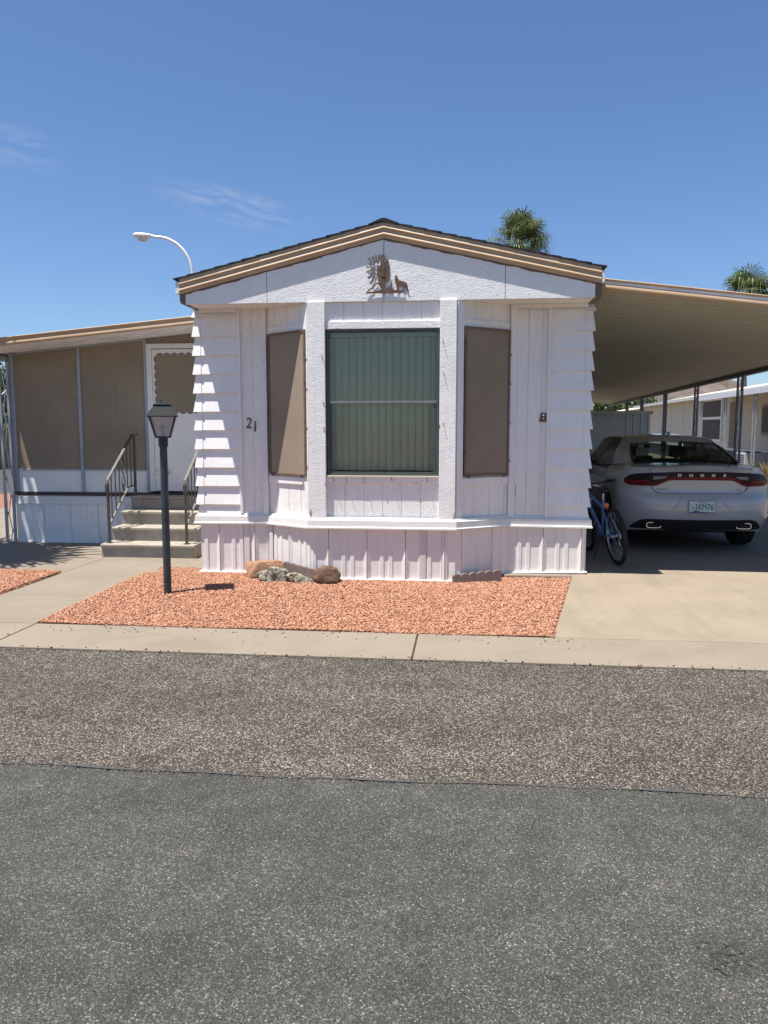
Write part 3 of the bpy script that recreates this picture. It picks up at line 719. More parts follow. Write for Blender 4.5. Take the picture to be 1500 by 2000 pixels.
# bent nails that once held a screen in the centre
def nails():
    for (x, z, s) in [(-1.455, 2.33, .10), (-1.442, 1.86, .0), (-1.44, 1.60, .0), (-0.235, 2.47, 0.1), (-0.225, 2.15, .1), (-0.228, 1.66, .1), (-1.352, 1.10, .0), (-1.03, 1.10, .0), (-0.75, 1.10, .0), (-0.39, 1.10, 0), (-1.22, 1.10, 0)]:
        y = YB - 0.046 if x < -1.42 or x > -0.27 else YB - 0.022
        MB().tube([(x, y + .004, z), (x, y - 0.018, z), (x + .004, y - 0.024, z - 0.02), (x + 0.012, y - 0.022, z - 0.045)], 0.0028, 6).build('hook', 'dark_brown', home)
nails()
def nailheads():
    m = MB(); q = random.Random(77)
    def dot(x, y, z, r_=.0045): m.add([(x + r_ * math.cos(a), y, z + r_ * math.sin(a)) for a in [2 * math.pi * k / 7 for k in range(7)]], [tuple(range(7))])
    for x in (-2.42, -2.25, .58, .72, .82):
        z = .78
        while z < 2.8: dot(x + q.uniform(-.006, .006), YW - .0075, z + q.uniform(-.02, .02)); z += .30
    for x in (-1.33, -1.12, -.93, -.73, -.53, -.34):
        for z in (.75, .98, 2.74): dot(x + q.uniform(-.01, .01), YB + .0085, z + q.uniform(-.015, .015))
    for x in (-2.6, -2.3, -1.9, -1.6, -1.3, -1.0, -.6, -.3, 0.0, .3, .6, .9):
        dot(x + q.uniform(-.04, .04), 7.8585, 2.90 + q.uniform(-.008, .008)); 
    m.build('nail_head', 'nail_grey', home)
    m = MB()
    for (x, y, z, w_, h_) in [(-1.585, YB - .0462, .72, .012, .05), (-1.432, YB - .0462, 1.02, .008, .02), (-.11, YB - .0462, .70, .006, .09), (-.262, YB - .0462, 1.62, .006, .03), (.535, YW - .0075, .95, .006, .10), (-1.05, YB - .0235, 1.045, .03, .006), (-.50, YB - .0235, 1.043, .05, .005), (-1.30, YB - .0235, 2.597, .04, .004), (-.79, YB + .0085, .84, .005, .04)]:
        k = 9; m.add([(x + w_ * q.uniform(.4, 1) * math.cos(2 * math.pi * j / k), y, z + h_ * q.uniform(.4, 1) * math.sin(2 * math.pi * j / k)) for j in range(k)], [tuple(range(k))])
    m.build('paint_chip', 'bare_wood', home)
nailheads()
# gable box, soffit
AX = -0.828
def rake(x, base=3.468): return base - 0.2425 * abs(x - AX) if x < AX else base - 0.2245 * (x - AX)
GX0, GX1, GF = -2.872, 1.235, 7.86
m = MB()
seams = [GX0, -2.02, AX, 0.37, GX1]
for a, b in zip(seams[:-1], seams[1:]):
    A_, B_ = a + (0.003 if a != GX0 else 0), b - (0.003 if b != GX1 else 0)
    m.prism([(A_, 2.862), (B_, 2.862), (B_, rake(B_) + 0.05), (A_, rake(A_) + 0.05)], lambda u, v, t: (u, t, v), GF, GF + 0.02)
m.build('gable_panel', 'gable_paint', home)
m = MB(); m.prism([(GX0, 2.864), (GX1, 2.864), (GX1, rake(GX1)), (AX, rake(AX)), (GX0, rake(GX0))], lambda u, v, t: (u, t, v), GF + 0.021, GF + 0.04)
m.build('gable_backing', 'text_dark', home)
m = MB(); m.box(GX0 - .02, GX1 + .02, GF + .022, YW + 0.1, 2.872, 2.89)
m.box(-2.93, -2.90, YW, 24.4, 2.872, 2.9); m.box(1.25, 1.28, YW, 24.4, 2.872, 2.9)
m.build('soffit', 'trim_paint', home)
m = MB(); m.box(GX0 - .002, -2.46, YW - 0.052, YW - 0.031, 2.835, 2.871); m.box(0.50, GX1, YW - 0.052, YW - 0.032, 2.83, 2.871); m.build('frieze_board', 'trim_paint', home, bevel=0.003)
# brown return blocks at both ends of the gable and eave boards running back
m = MB(); m.box(-2.925, GX0 - .001, GF - 0.004, 24.4, 2.868, 3.03); m.box(GX1 + .001, 1.300, GF - 0.004, 24.4, 2.868, 3.03)
m.build('eave_board', 'brown_paint', home, bevel=0.003)
# ragged dark strip just under the fascia (unpainted edge of the old board)
m = MB()
for sg in (0, 1):
    n = 60
    xs2 = [GX0 + (AX - GX0) * i / n for i in range(n + 1)] if sg == 0 else [AX + (GX1 - AX) * i / n for i in range(n + 1)]
    for a, b in zip(xs2[:-1], xs2[1:]):
        dd = 0.010 + 0.010 * abs(math.sin(a * 3.1) * math.sin(a * 11.7 + 1)) + rnd.uniform(0, 0.006)
        m.add([(a, GF - 0.0015, rake(a) - dd), (b, GF - 0.0015, rake(b) - dd), (b, GF - 0.0015, rake(b) + .02), (a, GF - 0.0015, rake(a) + .02)], [(0, 1, 2, 3)])
m.build('fascia_edge', 'brown_paint', home, solid=0.002)
# tan aluminium fascia: two rolled beads
FPROF = [(0.000, 0.155), (0.024, 0.155), (0.026, 0.122), (0.036, 0.108), (0.038, 0.100), (0.035, 0.093), (0.022, 0.086), (0.022, 0.060), (0.036, 0.044), (0.038, 0.036), (0.034, 0.029), (0.018, 0.022), (0.016, 0.0), (0.0, 0.0)]
def fascia(mb, pts, prof, y, sc=1.0):
    V = []; k = len(prof)
    for x, z in pts:
        for o, h in prof: V.append((x, y - o, z + h * sc))
    F = [(i * k + j, i * k + (j + 1) % k, (i + 1) * k + (j + 1) % k, (i + 1) * k + j) for i in range(len(pts) - 1) for j in range(k)]
    F += [tuple(range(k)), tuple((len(pts) - 1) * k + j for j in range(k))]
    return mb.add(V, F)
m = MB(); fascia(m, [(-2.925, rake(-2.925)), (AX, rake(AX)), (1.285, rake(1.285))], FPROF, GF - 0.003, 0.98)
m.build('fascia', 'tan_metal', home, smooth=25)
m = MB(); m.box(-2.965, -2.927, GF - 0.03, 24.4, rake(-2.93) + 0.005, rake(-2.93) + 0.125); m.box(1.287, 1.318, GF - 0.03, 24.4, rake(1.29) + 0.005, rake(1.29) + 0.12)
m.build('gutter', 'white_plastic', home, bevel=0.004)
# shingled roof: overlapping courses on both slopes
def roofz(x): return rake(x) + 0.155
m = MB()
for sg in (0, 1):
    xe = -2.985 if sg == 0 else 1.335
    n = 15
    for i in range(n):
        a = xe + (AX - xe) * i / n; b = xe + (AX - xe) * (i + 1.25) / n
        if (b - AX) * (1 if sg == 0 else -1) > 0: b = AX
        za = roofz(a) + 0.016; zb = roofz(b) + 0.004
        yf = GF - 0.040 - rnd.uniform(0, .005)
        m.prism([(a, za - 0.012), (a, za), (b, zb), (b, zb - 0.012)], lambda u, v, t: (u, t, v), yf, 24.5)
m.build('shingle_roof', 'shingle', home)
m = MB(); m.prism([(AX - .15, roofz(AX - .15) + .012), (AX - 0.02, roofz(AX) + .030), (AX + 0.02, roofz(AX) + .030), (AX + .15, roofz(AX + .15) + .012), (AX, roofz(AX) + 0.002)], lambda u, v, t: (u, t, v), GF - 0.044, 24.5)
m.build('ridge_cap', 'shingle', home)
m = MB(); m.prism([(-2.95, roofz(-2.95) - .02), (AX, roofz(AX) - 0.02), (1.30, roofz(1.30) - .02), (1.30, 2.9), (-2.95, 2.9)], lambda u, v, t: (u, t, v), GF + 0.045, 24.3)
m.build('attic_block', 'interior_dark', home)
# white belt moulding and ribbed skirting round the bay
BP = [(-2.93, 14.0), (-2.93, YW), (-2.14, YW), (-1.60, YB - .02), (-0.10, YB - .02), (0.453, YW), (1.28, YW), (1.28, 14.0)]
bz = [0, 0, 0.006, 0.022, 0.022, 0.012, 0.006, 0.006]
m = MB(); m.sweep(BP, [(0.0, 0.662), (0.022, 0.662), (0.030, 0.640), (0.046, 0.632), (0.050, 0.570), (0.058, 0.560), (0.058, 0.544), (0.0, 0.544)], z=bz)
m.build('belt_moulding', 'white_vinyl', home, smooth=25)
def ribbed(A, B, per=0.40, phase=0.0, out=1, base=0.020, e0=0.0, e1=0.0):
    A = Vector(A); B = Vector(B); Ln = (B - A).length; d = (B - A) / Ln; n = Vector((d.y, -d.x)) * out
    prof = [(0.000, 0.0), (0.085, 0.0), (0.095, 0.009), (0.130, 0.009), (0.140, 0.0), (0.175, 0.0), (0.185, 0.009), (0.220, 0.009), (0.230, 0.0), (0.315, 0.0), (0.335, 0.010), (0.354, 0.021), (0.357, 0.004), (0.360, 0.004), (0.363, 0.021), (0.382, 0.010)]
    pts = [(-e0, 0.0)]; k = -1
    while k * per + phase < Ln:
        for s, o in prof:
            q = k * per + s + phase
            if 0.002 < q < Ln - 0.002: pts.append((q, o))
        k += 1
    pts.append((Ln + e1, 0.0))
    return [tuple(A + d * a + n * (b + base)) for a, b in pts]
m = MB(); SKOFF = 0.006
segs = [((-2.90, YW), (-2.14, YW), .24, .02, 0), ((-2.14, YW), (-1.60, YB), .02, 0, .007), ((-1.60, YB), (-0.10, YB), .24, .007, .007), ((-0.10, YB), (0.453, YW), .10, .007, 0), ((0.453, YW), (1.25, YW), .02, 0, .02)]
zb = [0.02, 0.03, 0.035, 0.05, 0.075]
for (A, B, ph, e0, e1), zz in zip(segs, zb):
    m.sweep(ribbed(A, B, 0.40, ph, e0=e0, e1=e1), [(0, 0.0), (0, 0.58)])
m.sweep(ribbed((-2.90, 13.9), (-2.90, YW), 0.40, .1, e1=.02), [(0, 0.0), (0, 0.58)])
m.sweep(ribbed((1.25, YW), (1.25, 13.9), 0.40, .1, e0=.02), [(0, 0.0), (0, 0.58)])
sk = m.build('skirting', 'skirt_paint', home)
m = MB(); tz = [0, 0.0, 0.005, 0.03, 0.03, 0.055, 0.072, 0.072]
m.sweep([(-2.90, 13.9), (-2.90, YW), (-2.14, YW), (-1.60, YB), (-0.10, YB), (0.453, YW), (1.25, YW), (1.25, 13.9)], [(0.0, 0.016), (0.043, 0.013), (0.045, 0.0), (0.0, 0.0)], z=tz)
m.build('skirt_track', 'skirt_paint', home)
def vent(x0, x1, y, d=None):
    mb = MB(); mb.box(x0, x1, y - 0.0325, y - 0.0305, 0.03, 0.56); mb.build('vent', 'vent_mesh', home)
vent(-0.455, -0.395, YB); vent(-0.235, -0.175, YB); vent(-2.425, -2.365, YW)
slant(0, 0.03, 0.09, 0.031, 0.033, 0.03, 0.54).build('vent', 'vent_mesh', home)
# house number
def vtext(s, x, y, z, size, mat, name, parent, shear=0, sx=1, sz=1, ext=0.003, off=0):
    Mx = Matrix.Translation(Vector((x, y, z)) - Vector(parent['_w'])) @ Matrix(((1, shear, 0, 0), (0, 0, 1, 0), (0, 1, 0, 0), (0, 0, 0, 1)))
    Mx = Matrix.Translation(Vector((x, y, z)) - Vector(parent['_w'])) @ Matrix(((1, shear, 0, 0), (0, 0, -1, 0), (0, 1, 0, 0), (0, 0, 0, 1)))
    return text(s, size, ext, mat, name, parent, Mx, (sx, sz), offset=off)
n2 = vtext('2', -2.352, YW - 0.012, 1.648, 0.165, 'number_bronze', 'house_number', home, 0.1, 0.85, 1.0); n2['label'] = 'bronze figure 2 on the wall'
n1 = MB().prism([(-2.288, 1.67), (-2.276, 1.675), (-2.274, 1.60), (-2.282, 1.555), (-2.296, 1.57), (-2.292, 1.62)], lambda u, v, t: (u, t, v), YW - 0.016, YW - 0.010).build('house_number', 'number_bronze', home)
n1['label'] = 'tilted bronze figure 1 slipped lower than the 2'

# wall-hung metal silhouette: saguaro, sun rays, coyote
def artx(u): return -1.012 + (u / 11.54 + 690 - 713) * 0.00508
def artz(v): return 2.925 + (575 - (480 + v / 11.54)) * 0.00500
m = MB(); AY = GF - 0.014
def ap(poly, y0=AY, y1=AY + 0.003): m.prism([(artx(a), artz(b)) for a, b in poly], lambda u, v, t: (u, t, v), y0, y1)
ap([(270, 1075), (300, 1030), (420, 1040), (560, 1010), (625, 1000), (740, 985), (900, 1000), (960, 1010), (1150, 1030), (1160, 1075)])
def rounded(cx, w, y0, y1, n=6):
    pts = [(cx - w, y1)]
    for i in range(n + 1):
        a = math.pi - math.pi * i / n; pts.append((cx + w * math.cos(a), y0 + w - w * math.sin(a)))
    return pts + [(cx + w, y1)]
ap(rounded(665, 45, 210, 700), AY, AY + 0.003)
ap([(620, 1010), (615, 900), (560, 800), (530, 700), (525, 560), (545, 480), (600, 450), (640, 600), (710, 600), (725, 330), (765, 305), (800, 370), (812, 500), (810, 760), (780, 810), (720, 850), (722, 1010)], AY + 0.004, AY + 0.007)
for i, a in enumerate([(430, 400, 335, 275), (475, 370, 430, 250), (520, 360, 505, 225), (565, 370, 590, 215), (440, 440, 345, 400), (430, 485, 290, 480), (445, 530, 285, 598), (465, 570, 335, 735), (490, 600, 398, 855), (545, 830, 425, 935)]):
    x0_, y0_, x1_, y1_ = a; dx, dy = x1_ - x0_, y1_ - y0_; l = math.hypot(dx, dy); nx, ny = -dy / l, dx / l
    ap([(x0_ - nx * 9, y0_ - ny * 9), (x0_ + nx * 9, y0_ + ny * 9), (x1_ + nx * 14, y1_ + ny * 14), (x1_ - nx * 14, y1_ - ny * 14)], AY + 0.0005 * i, AY + 0.003 + 0.0005 * i)
ring = [];
for i in range(25):
    a = R(40) + R(250) * i / 24; ring.append((520 + 82 * math.cos(a), 465 - 105 * math.sin(a)))
for i in range(24, -1, -1):
    a = R(40) + R(250) * i / 24; ring.append((520 + 62 * math.cos(a), 465 - 85 * math.sin(a)))
ap(ring, AY + 0.0055, AY + 0.0085)
ap([(425, 935), (440, 955), (340, 1020), (300, 1060), (280, 1070), (330, 990)], AY + .001, AY + 0.004); ap([(545, 830), (530, 860), (640, 930), (640, 890)], AY + .001, AY + .004)
ap([(740, 990), (760, 950), (790, 965), (800, 905), (825, 945), (850, 860), (865, 750), (880, 850), (870, 960), (890, 1000)], AY + 0.0035, AY + 0.0065)
ap([(970, 1020), (985, 940), (945, 850), (930, 750), (945, 690), (975, 670), (1000, 730), (1030, 790), (1110, 810), (1190, 840), (1225, 910), (1250, 1040), (1235, 1060), (1190, 960), (1150, 960), (1140, 1035), (1125, 1035), (1120, 950), (1100, 920), (1040, 930), (1000, 1020)], AY + 0.0035, AY + 0.0065)
tag(m.build('wall_art', 'rust_metal'), 'rusty metal cutout of a cactus, sun rays and howling coyote on the gable', 'wall art')
# small ornament by the right corner
m = MB(); m.prism([(0.765, 1.665), (0.840, 1.665), (0.835, 1.72), (0.838, 1.755), (0.778, 1.757), (0.776, 1.72)], lambda u, v, t: (u, t, v), YW - 0.022, YW - 0.008)
orn = m.build('wall_ornament', 'rust_metal', bevel=0.002); tag(orn, 'small brown plaque hung on the wall beside the lap siding', 'ornament')
m = MB(); m.lathe([(0.0001, -.004), (0.012, -.004), (0.012, 0), (0.0001, 0.002)], (0, 0, 0), 12); m.xf(Matrix.Translation((0.807, YW - 0.024, 1.735)) @ Matrix.Rotation(R(90), 4, 'X')); m.build('face', 'white_plastic', orn)
m = MB(); m.lathe([(0.0001, -.003), (0.009, -.003), (0.009, 0), (0.0001, 0.002)], (0, 0, 0), 12); m.xf(Matrix.Translation((0.806, YW - 0.0245, 1.70)) @ Matrix.Rotation(R(90), 4, 'X')); m.build('face', 'white_plastic', orn)

# ================================================================== CARPORT
cp = thing('carport', 'sloping metal carport roof on slim grey posts over the parked car', 'carport', (3, 16, 0))
def cz(x, y): return 2.985 - 0.123 * (x - 1.34) - 0.0145 * (y - 8.1)
XC = 4.6
m = MB(); n = 0; y = 8.12; pts = []
while y < 25.3:
    pts += [(y, 0.0), (y + 0.135, 0.0), (y + 0.142, 0.034), (y + 0.153, 0.034), (y + 0.160, 0.0), (y + 0.30, 0.0)][:5]; y += 0.17
for a, b in ((1.325, XC + 0.12),):
    V = []
    for (yy, h) in pts: V += [(a, yy, cz(a, yy) + h + .01), (b, yy, cz(b, yy) + h + 0.01)]
    m.add(V, [(2 * i, 2 * i + 1, 2 * i + 3, 2 * i + 2) for i in range(len(pts) - 1)])
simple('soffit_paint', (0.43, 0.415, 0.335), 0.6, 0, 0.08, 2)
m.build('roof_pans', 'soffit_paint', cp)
m = MB(); V = [(1.325, 8.1, cz(1.325, 8.1) + .05), (XC + .12, 8.1, cz(XC + .12, 8.1) + .05), (XC + .12, 25.3, cz(XC + .12, 25.3) + .05), (1.325, 25.3, cz(1.325, 25.3) + .05)]
m.add(V + [(x, y, z + .03) for x, y, z in V], [(3, 2, 1, 0), (4, 5, 6, 7), (0, 1, 5, 4), (1, 2, 6, 5), (2, 3, 7, 6), (3, 0, 4, 7)])
m.build('roof_skin', 'grooveless_white', cp)
CPROF = [(0.0, 0.105), (0.030, 0.105), (0.034, 0.098), (0.030, 0.088), (0.012, 0.078), (0.012, 0.050), (0.030, 0.040), (0.034, 0.030), (0.034, 0.016), (0.028, 0.008), (0.010, 0.0), (0.0, 0.0)]
m = MB(); fascia(m, [(1.322, cz(1.322, 8.1) - .005), (XC + 0.14, cz(XC + .14, 8.1) - .005)], CPROF, 8.115, 1.0); m.build('fascia', 'tan_metal', cp, smooth=25)
m = MB(); m.box(XC + .12, XC + .14, 8.12, 25.3, 2.30, 2.30 + .01)
V = []
for yy in (8.12, 25.3):
    for (dx, dz) in ((-.04, -.045), (.04, -.045), (.04, 0.005), (-.04, .005)): V.append((XC + dx, yy, cz(XC, yy) + dz))
m = MB().add(V, [(0, 1, 2, 3), (7, 6, 5, 4), (0, 4, 5, 1), (1, 5, 6, 2), (2, 6, 7, 3), (3, 7, 4, 0)]); m.build('beam', 'carport_post', cp)
# tan side fascia along the outer edge of the carport roof
V = []
for yy in (8.12, 25.3):
    for (dx, dz) in ((.12, -.01), (.15, -.01), (.15, 0.10), (.12, .10)): V.append((XC + dx, yy, cz(XC, yy) + dz))
m = MB().add(V, [(0, 1, 2, 3), (7, 6, 5, 4), (0, 4, 5, 1), (1, 5, 6, 2), (2, 6, 7, 3), (3, 7, 4, 0)]); m.build('side_fascia', 'tan_metal', cp)
def scrollpost(x, y, z0, z1, parent, along=(0, 1), width=0.14, mat='post_grey', name='post', scroll='galvanised', local=False):
    ax, ay = along; m = MB(); w = width / 2
    m.box(x - ax * w - .016, x - ax * w + .016, y - ay * w - .016, y - ay * w + .016, z0, z1)
    m.box(x + ax * w - .016, x + ax * w + .016, y + ay * w - .016, y + ay * w + .016, z0, z1)
    p = m.build(name, mat, parent, local=local)
    H_ = z1 - z0; n = 5; pts = []; rr = w - 0.02
    for k in range(n * 16 + 1):
        t = k / 16; f = t - int(t); u = rr * math.sin(2 * math.pi * t * 0.5 * 2) * 0.9; curl = 0.05 * math.sin(4 * math.pi * t)
        pts.append((x + ax * u, y + ay * u, z0 + .04 + (H_ - .08) * min(max((t + curl * 3) / n, 0), 1)))
    m = MB(); m.tube(pts, 0.007, 6)
    m.build('scrollwork', scroll, p, local=local)
    return p
for yy in (8.86, 11.3, 13.76): scrollpost(XC, yy, 0.06, cz(XC, yy) - .046, cp, (0, 1), 0.22, 'carport_post')
for yy in (16.26,): scrollpost(XC, yy, 0.06, cz(XC, yy) - .046, cp, (0, 1), 0.20, 'carport_post')
for yy in (18.71, 21.12, 23.0, 24.95):
    MB().box(XC - .04, XC + .04, yy - .04, yy + .04, 0.06, cz(XC, yy) - .046).build('post', 'carport_post', cp)

# ================================================================== SCREENED PORCH
PX0, PYF = -6.27, 10.25
pr = thing('screened_porch', 'white porch room with brown sun screens and a scalloped door at its front', 'porch', (-4.6, 12, 0))
def pz(x): return 2.863 + 0.0912 * (x + 3.6)      # wall top under the sloping roof
m = MB(); m.box(PX0, -2.96, 20.5, 20.6, 0.7, 2.6); m.build('back_wall', 'interior_wall', pr)
m = MB(); m.box(PX0, -2.965, PYF + .05, 20.5, 0.70, 0.72); m.build('floor', 'interior_dark', pr)
# kick panel, beam, belt, skirting
m = MB(); m.box(PX0, -4.315, PYF + 0.006, PYF + 0.03, 0.712, 1.010); m.box(PX0 + .001, PX0 + .025, PYF + .03, 20.5, 0.712, 1.01); m.build('kick_panel', 'porch_white', pr)
m = MB(); m.box(PX0 - .03, -2.96, PYF - 0.030, PYF + 0.03, 0.668, 0.712); m.box(PX0 - .03, PX0 + .02, PYF + .03, 20.5, 0.668, 0.712); m.build('floor_beam', 'dark_brown', pr)
m = MB(); m.sweep([(PX0, 20.4), (PX0, PYF), (-3.0, PYF)], [(0.0, 0.662), (0.016, 0.662), (0.024, 0.650), (0.032, 0.645), (0.034, 0.565), (0.040, 0.548), (0, 0.548)]); m.build('belt_moulding', 'white_vinyl', pr, smooth=25)
m = MB(); m.sweep(ribbed((PX0, 20.3), (PX0, PYF), 0.40, 0.1), [(0, 0.0), (0, 0.56)]); m.sweep(ribbed((PX0, PYF), (-3.0, PYF), 0.40, 0.05), [(0, 0.0), (0, 0.56)]); m.build('skirting', 'porch_white', pr)
m = MB(); m.sweep([(PX0, 20.4), (PX0, PYF), (-3.0, PYF)], [(0.0, 0.028), (0.036, 0.022), (0.040, 0.001), (0, 0.001)]); m.build('skirt_track', 'white_vinyl', pr)
# uprights
for a, b in ((PX0 - .02, PX0 + .045), (-5.302, -5.258), (-4.352, -4.308)):
    MB().box(a, b, PYF - 0.022, PYF + 0.035, 0.713, pz(b) - 0.002).build('upright', 'post_grey', pr, bevel=0.003)
m = MB()
for k in range(6): m.box(PX0 - .015, PX0 + .02, PYF + 1.6 * (k + 1), PYF + 1.6 * (k + 1) + .04, 1.012, pz(PX0) - .03)
m.build('upright', 'post_grey', pr)
# rails at top and bottom of the screens
m = MB(); m.box(PX0 + .046, -5.303, PYF - .012, PYF + .02, 1.011, 1.034); m.box(-5.257, -4.353, PYF - .012, PYF + .02, 1.011, 1.034)
V = [(PX0 + .046, PYF - .012, pz(PX0 + .046) - .02), (-4.353, PYF - .012, pz(-4.353) - .02), (-4.353, PYF + .02, pz(-4.353) - .02), (PX0 + .046, PYF + .02, pz(PX0 + .046) - .02)]
m.add(V + [(x, y, z + .03) for x, y, z in V], [(3, 2, 1, 0), (4, 5, 6, 7), (0, 1, 5, 4), (1, 2, 6, 5), (2, 3, 7, 6), (3, 0, 4, 7)])
m.build('screen_rail', 'post_grey', pr)
for a, b in ((PX0 + .03, -5.28), (-5.28, -4.33)):
    m = MB(); m.add([(a, PYF, 1.02), (b, PYF, 1.02), (b, PYF, pz(b)), (a, PYF, pz(a))], [(0, 1, 2, 3)]); m.build('screen', 'porch_screen', pr)
m = MB(); m.add([(-4.31, PYF, 2.735), (-2.95, PYF, 2.735), (-2.95, PYF, pz(-2.95)), (-4.31, PYF, pz(-4.31))], [(0, 1, 2, 3)]); m.build('screen', 'porch_screen', pr)
m = MB(); m.add([(PX0, PYF, 1.01), (PX0, 20.5, 1.01), (PX0, 20.5, pz(PX0)), (PX0, PYF, pz(PX0))], [(0, 1, 2, 3)]); m.build('screen', 'porch_screen', pr)
# things one senses through the screen: far frame posts and a low rail
m = MB(); m.box(-5.75, -5.70, 15.6, 15.65, 0.72, 2.5); m.box(-6.2, -4.9, 16, 16.04, 1.0, 1.05); m.box(-4.35, -4.0, 15.2, 15.25, 1.2, 1.9); m.build('inner_frame', 'porch_white', pr)
# door
m = MB(); m.box(-4.307, -4.235, PYF - .030, PYF + .02, 0.735, 2.665); m.box(-4.307, -3.34, PYF - .030, PYF + .02, 2.666, 2.73); m.box(-3.40, -3.34, PYF - .030, PYF + .02, .735, 2.665)
jamb = m.build('door_frame', 'porch_white', pr, bevel=0.003)
m = MB()
for z in [0.85 + .29 * k for k in range(7)]: m.box(-4.276, -4.268, PYF - .034, PYF - .031, z, z + .008)
for x in (-4.18, -3.95, -3.7): m.box(x, x + .008, PYF - .034, PYF - .031, 2.70, 2.708)
m.build('screw', 'dark_brown', jamb)
DX0, DX1, DZ0, DZ1 = -4.230, -3.405, 0.74, 2.655
# door face with a scalloped opening: outline of the opening
OX0, OX1, OZ0, OZ1 = -4.17, -3.465, 1.825, 2.575
sc_ = []
nx, nz = 7, 7; rx = (OX1 - OX0) / nx; rz = (OZ1 - OZ0) / nz
def arc(c, r, a0, a1, n=7): return [(c[0] + r[0] * math.cos(a0 + (a1 - a0) * i / n), c[1] + r[1] * math.sin(a0 + (a1 - a0) * i / n)) for i in range(n + 1)]
for i in range(nx): sc_ += arc((OX0 + rx * (i + .5), OZ1), (rx / 2, .036), math.pi, 0)[:-1]
for i in range(nz): sc_ += arc((OX1, OZ1 - rz * (i + .5)), (.036, rz / 2), math.pi / 2, -math.pi / 2)[:-1]
for i in range(nx): sc_ += arc((OX1 - rx * (i + .5), OZ0), (rx / 2, .036), 0, -math.pi)[:-1]
for i in range(nz): sc_ += arc((OX0, OZ0 + rz * (i + .5)), (.036, rz / 2), -math.pi / 2, -3 * math.pi / 2)[:-1]
b = bmesh.new()
def loop(pts, y):
    vs = [b.verts.new((x, y, z)) for x, z in pts]; return vs, [b.edges.new((vs[i], vs[(i + 1) % len(vs)])) for i in range(len(vs))]
o1, e1 = loop([(DX0, DZ0), (DX1, DZ0), (DX1, DZ1), (DX0, DZ1)], PYF - 0.018); o2, e2 = loop(sc_, PYF - 0.018)
bmesh.ops.triangle_fill(b, use_beauty=True, edges=e1 + e2)
me = bpy.data.meshes.new('door'); 
for v_ in b.verts: v_.co -= Vector(pr['_w'])
b.to_mesh(me); b.free(); me.materials.append(MT['porch_white'])
door = bpy.data.objects.new('door', me); COL.objects.link(door); door.parent = pr; door['_w'] = pr['_w']
sm = door.modifiers.new('s', 'SOLIDIFY'); sm.thickness = 0.012; sm.offset = 0
MB().add([(OX0 - .03, PYF - .006, OZ0 - .03), (OX1 + .03, PYF - .006, OZ0 - .03), (OX1 + .03, PYF - .006, OZ1 + .03), (OX0 - .03, PYF - .006, OZ1 + .03)], [(0, 1, 2, 3)]).build('door_screen', 'porch_screen', door)
m = MB()
for (a, b_) in (((-4.14, .86), (-3.49, 1.62)), ((-3.49, .86), (-4.14, 1.62))): m.bar((a[0], PYF - .0262, a[1]), (b_[0], PYF - .0262, b_[1]), .012, .003, up=(0, 1, 0))
m.build('door_trim', 'porch_white', door)
m = MB(); m.lathe([(.012, 0), (.012, .03), (.028, .04), (.034, .055), (.028, .07), (.0001, .075)], (0, 0, 0), 16); m.xf(Matrix.Translation((-4.055, PYF - .024, .995)) @ Matrix.Rotation(R(90), 4, 'X')); m.build('door_knob', 'rust_metal', door, smooth=40)
m = MB(); m.lathe([(.012, 0), (.012, .02), (.024, .03), (.026, .045), (.020, .055), (.0001, .058)], (0, 0, 0), 16); m.xf(Matrix.Translation((-4.20, PYF - .024, .995)) @ Matrix.Rotation(R(90), 4, 'X')); m.build('door_knob', 'white_plastic', door, smooth=40)
# roof: sloping pans, fascia
def rz_(x): return pz(x) + 0.006
RY = 9.50
m = MB(); RX0, RX1 = -6.38, -2.97; V = [(RX0, RY, rz_(RX0)), (RX1, RY, rz_(RX1)), (RX1, 20.9, rz_(RX1)), (RX0, 20.9, rz_(RX0))]
m.add(V + [(x, y, z + .06) for x, y, z in V], [(3, 2, 1, 0), (4, 5, 6, 7), (0, 1, 5, 4), (1, 2, 6, 5), (2, 3, 7, 6), (3, 0, 4, 7)]); m.build('roof', 'grooveless_white', pr)
m = MB()
for k in range(4): 
    yy = RY + .06 + .17 * k
    m.add([(RX0, yy, rz_(RX0) - .012), (RX1, yy, rz_(RX1) - .012), (RX1, yy + .02, rz_(RX1) - .001), (RX0, yy + .02, rz_(RX0) - .001), (RX0, yy - .02, rz_(RX0) - .001), (RX1, yy - .02, rz_(RX1) - .001)], [(0, 1, 2, 3), (0, 4, 5, 1)])
m.build('soffit_ribs', 'grooveless_white', pr)
m = MB(); fascia(m, [(RX0, rz_(RX0) - .012), (RX1, rz_(RX1) - .012)], CPROF, RY - .003, 0.98); m.build('fascia', 'tan_metal', pr, smooth=25)
m = MB(); V = []
for yy in (RY, 20.9):
    for dx, dz in ((0, -.02), (.05, -.02), (.05, .10), (0, .10)): V.append((RX0 - .05 + dx - .001, yy, rz_(RX0) + dz))
m.add(V, [(0, 1, 2, 3), (7, 6, 5, 4), (0, 4, 5, 1), (1, 5, 6, 2), (2, 6, 7, 3), (3, 7, 4, 0)]); m.build('side_fascia', 'tan_metal', pr)
m = MB(); m.box(-6.43, -6.295, 10.16, 10.24, pz(-6.38) - .10, pz(-6.38) - .03); m.box(-6.425, -6.365, 9.6, 20.4, pz(-6.4) - .07, pz(-6.4) - .012); m.build('beam', 'post_grey', pr)
scrollpost(-6.355, 10.20, 0.001, 2.51, pr, (1, 0), 0.12, 'post_grey')
m = MB(); m.bar((-6.42, 10.24, 2.05), (-6.42, 11.0, 2.5), .02, .02); m.build('brace', 'post_grey', pr)

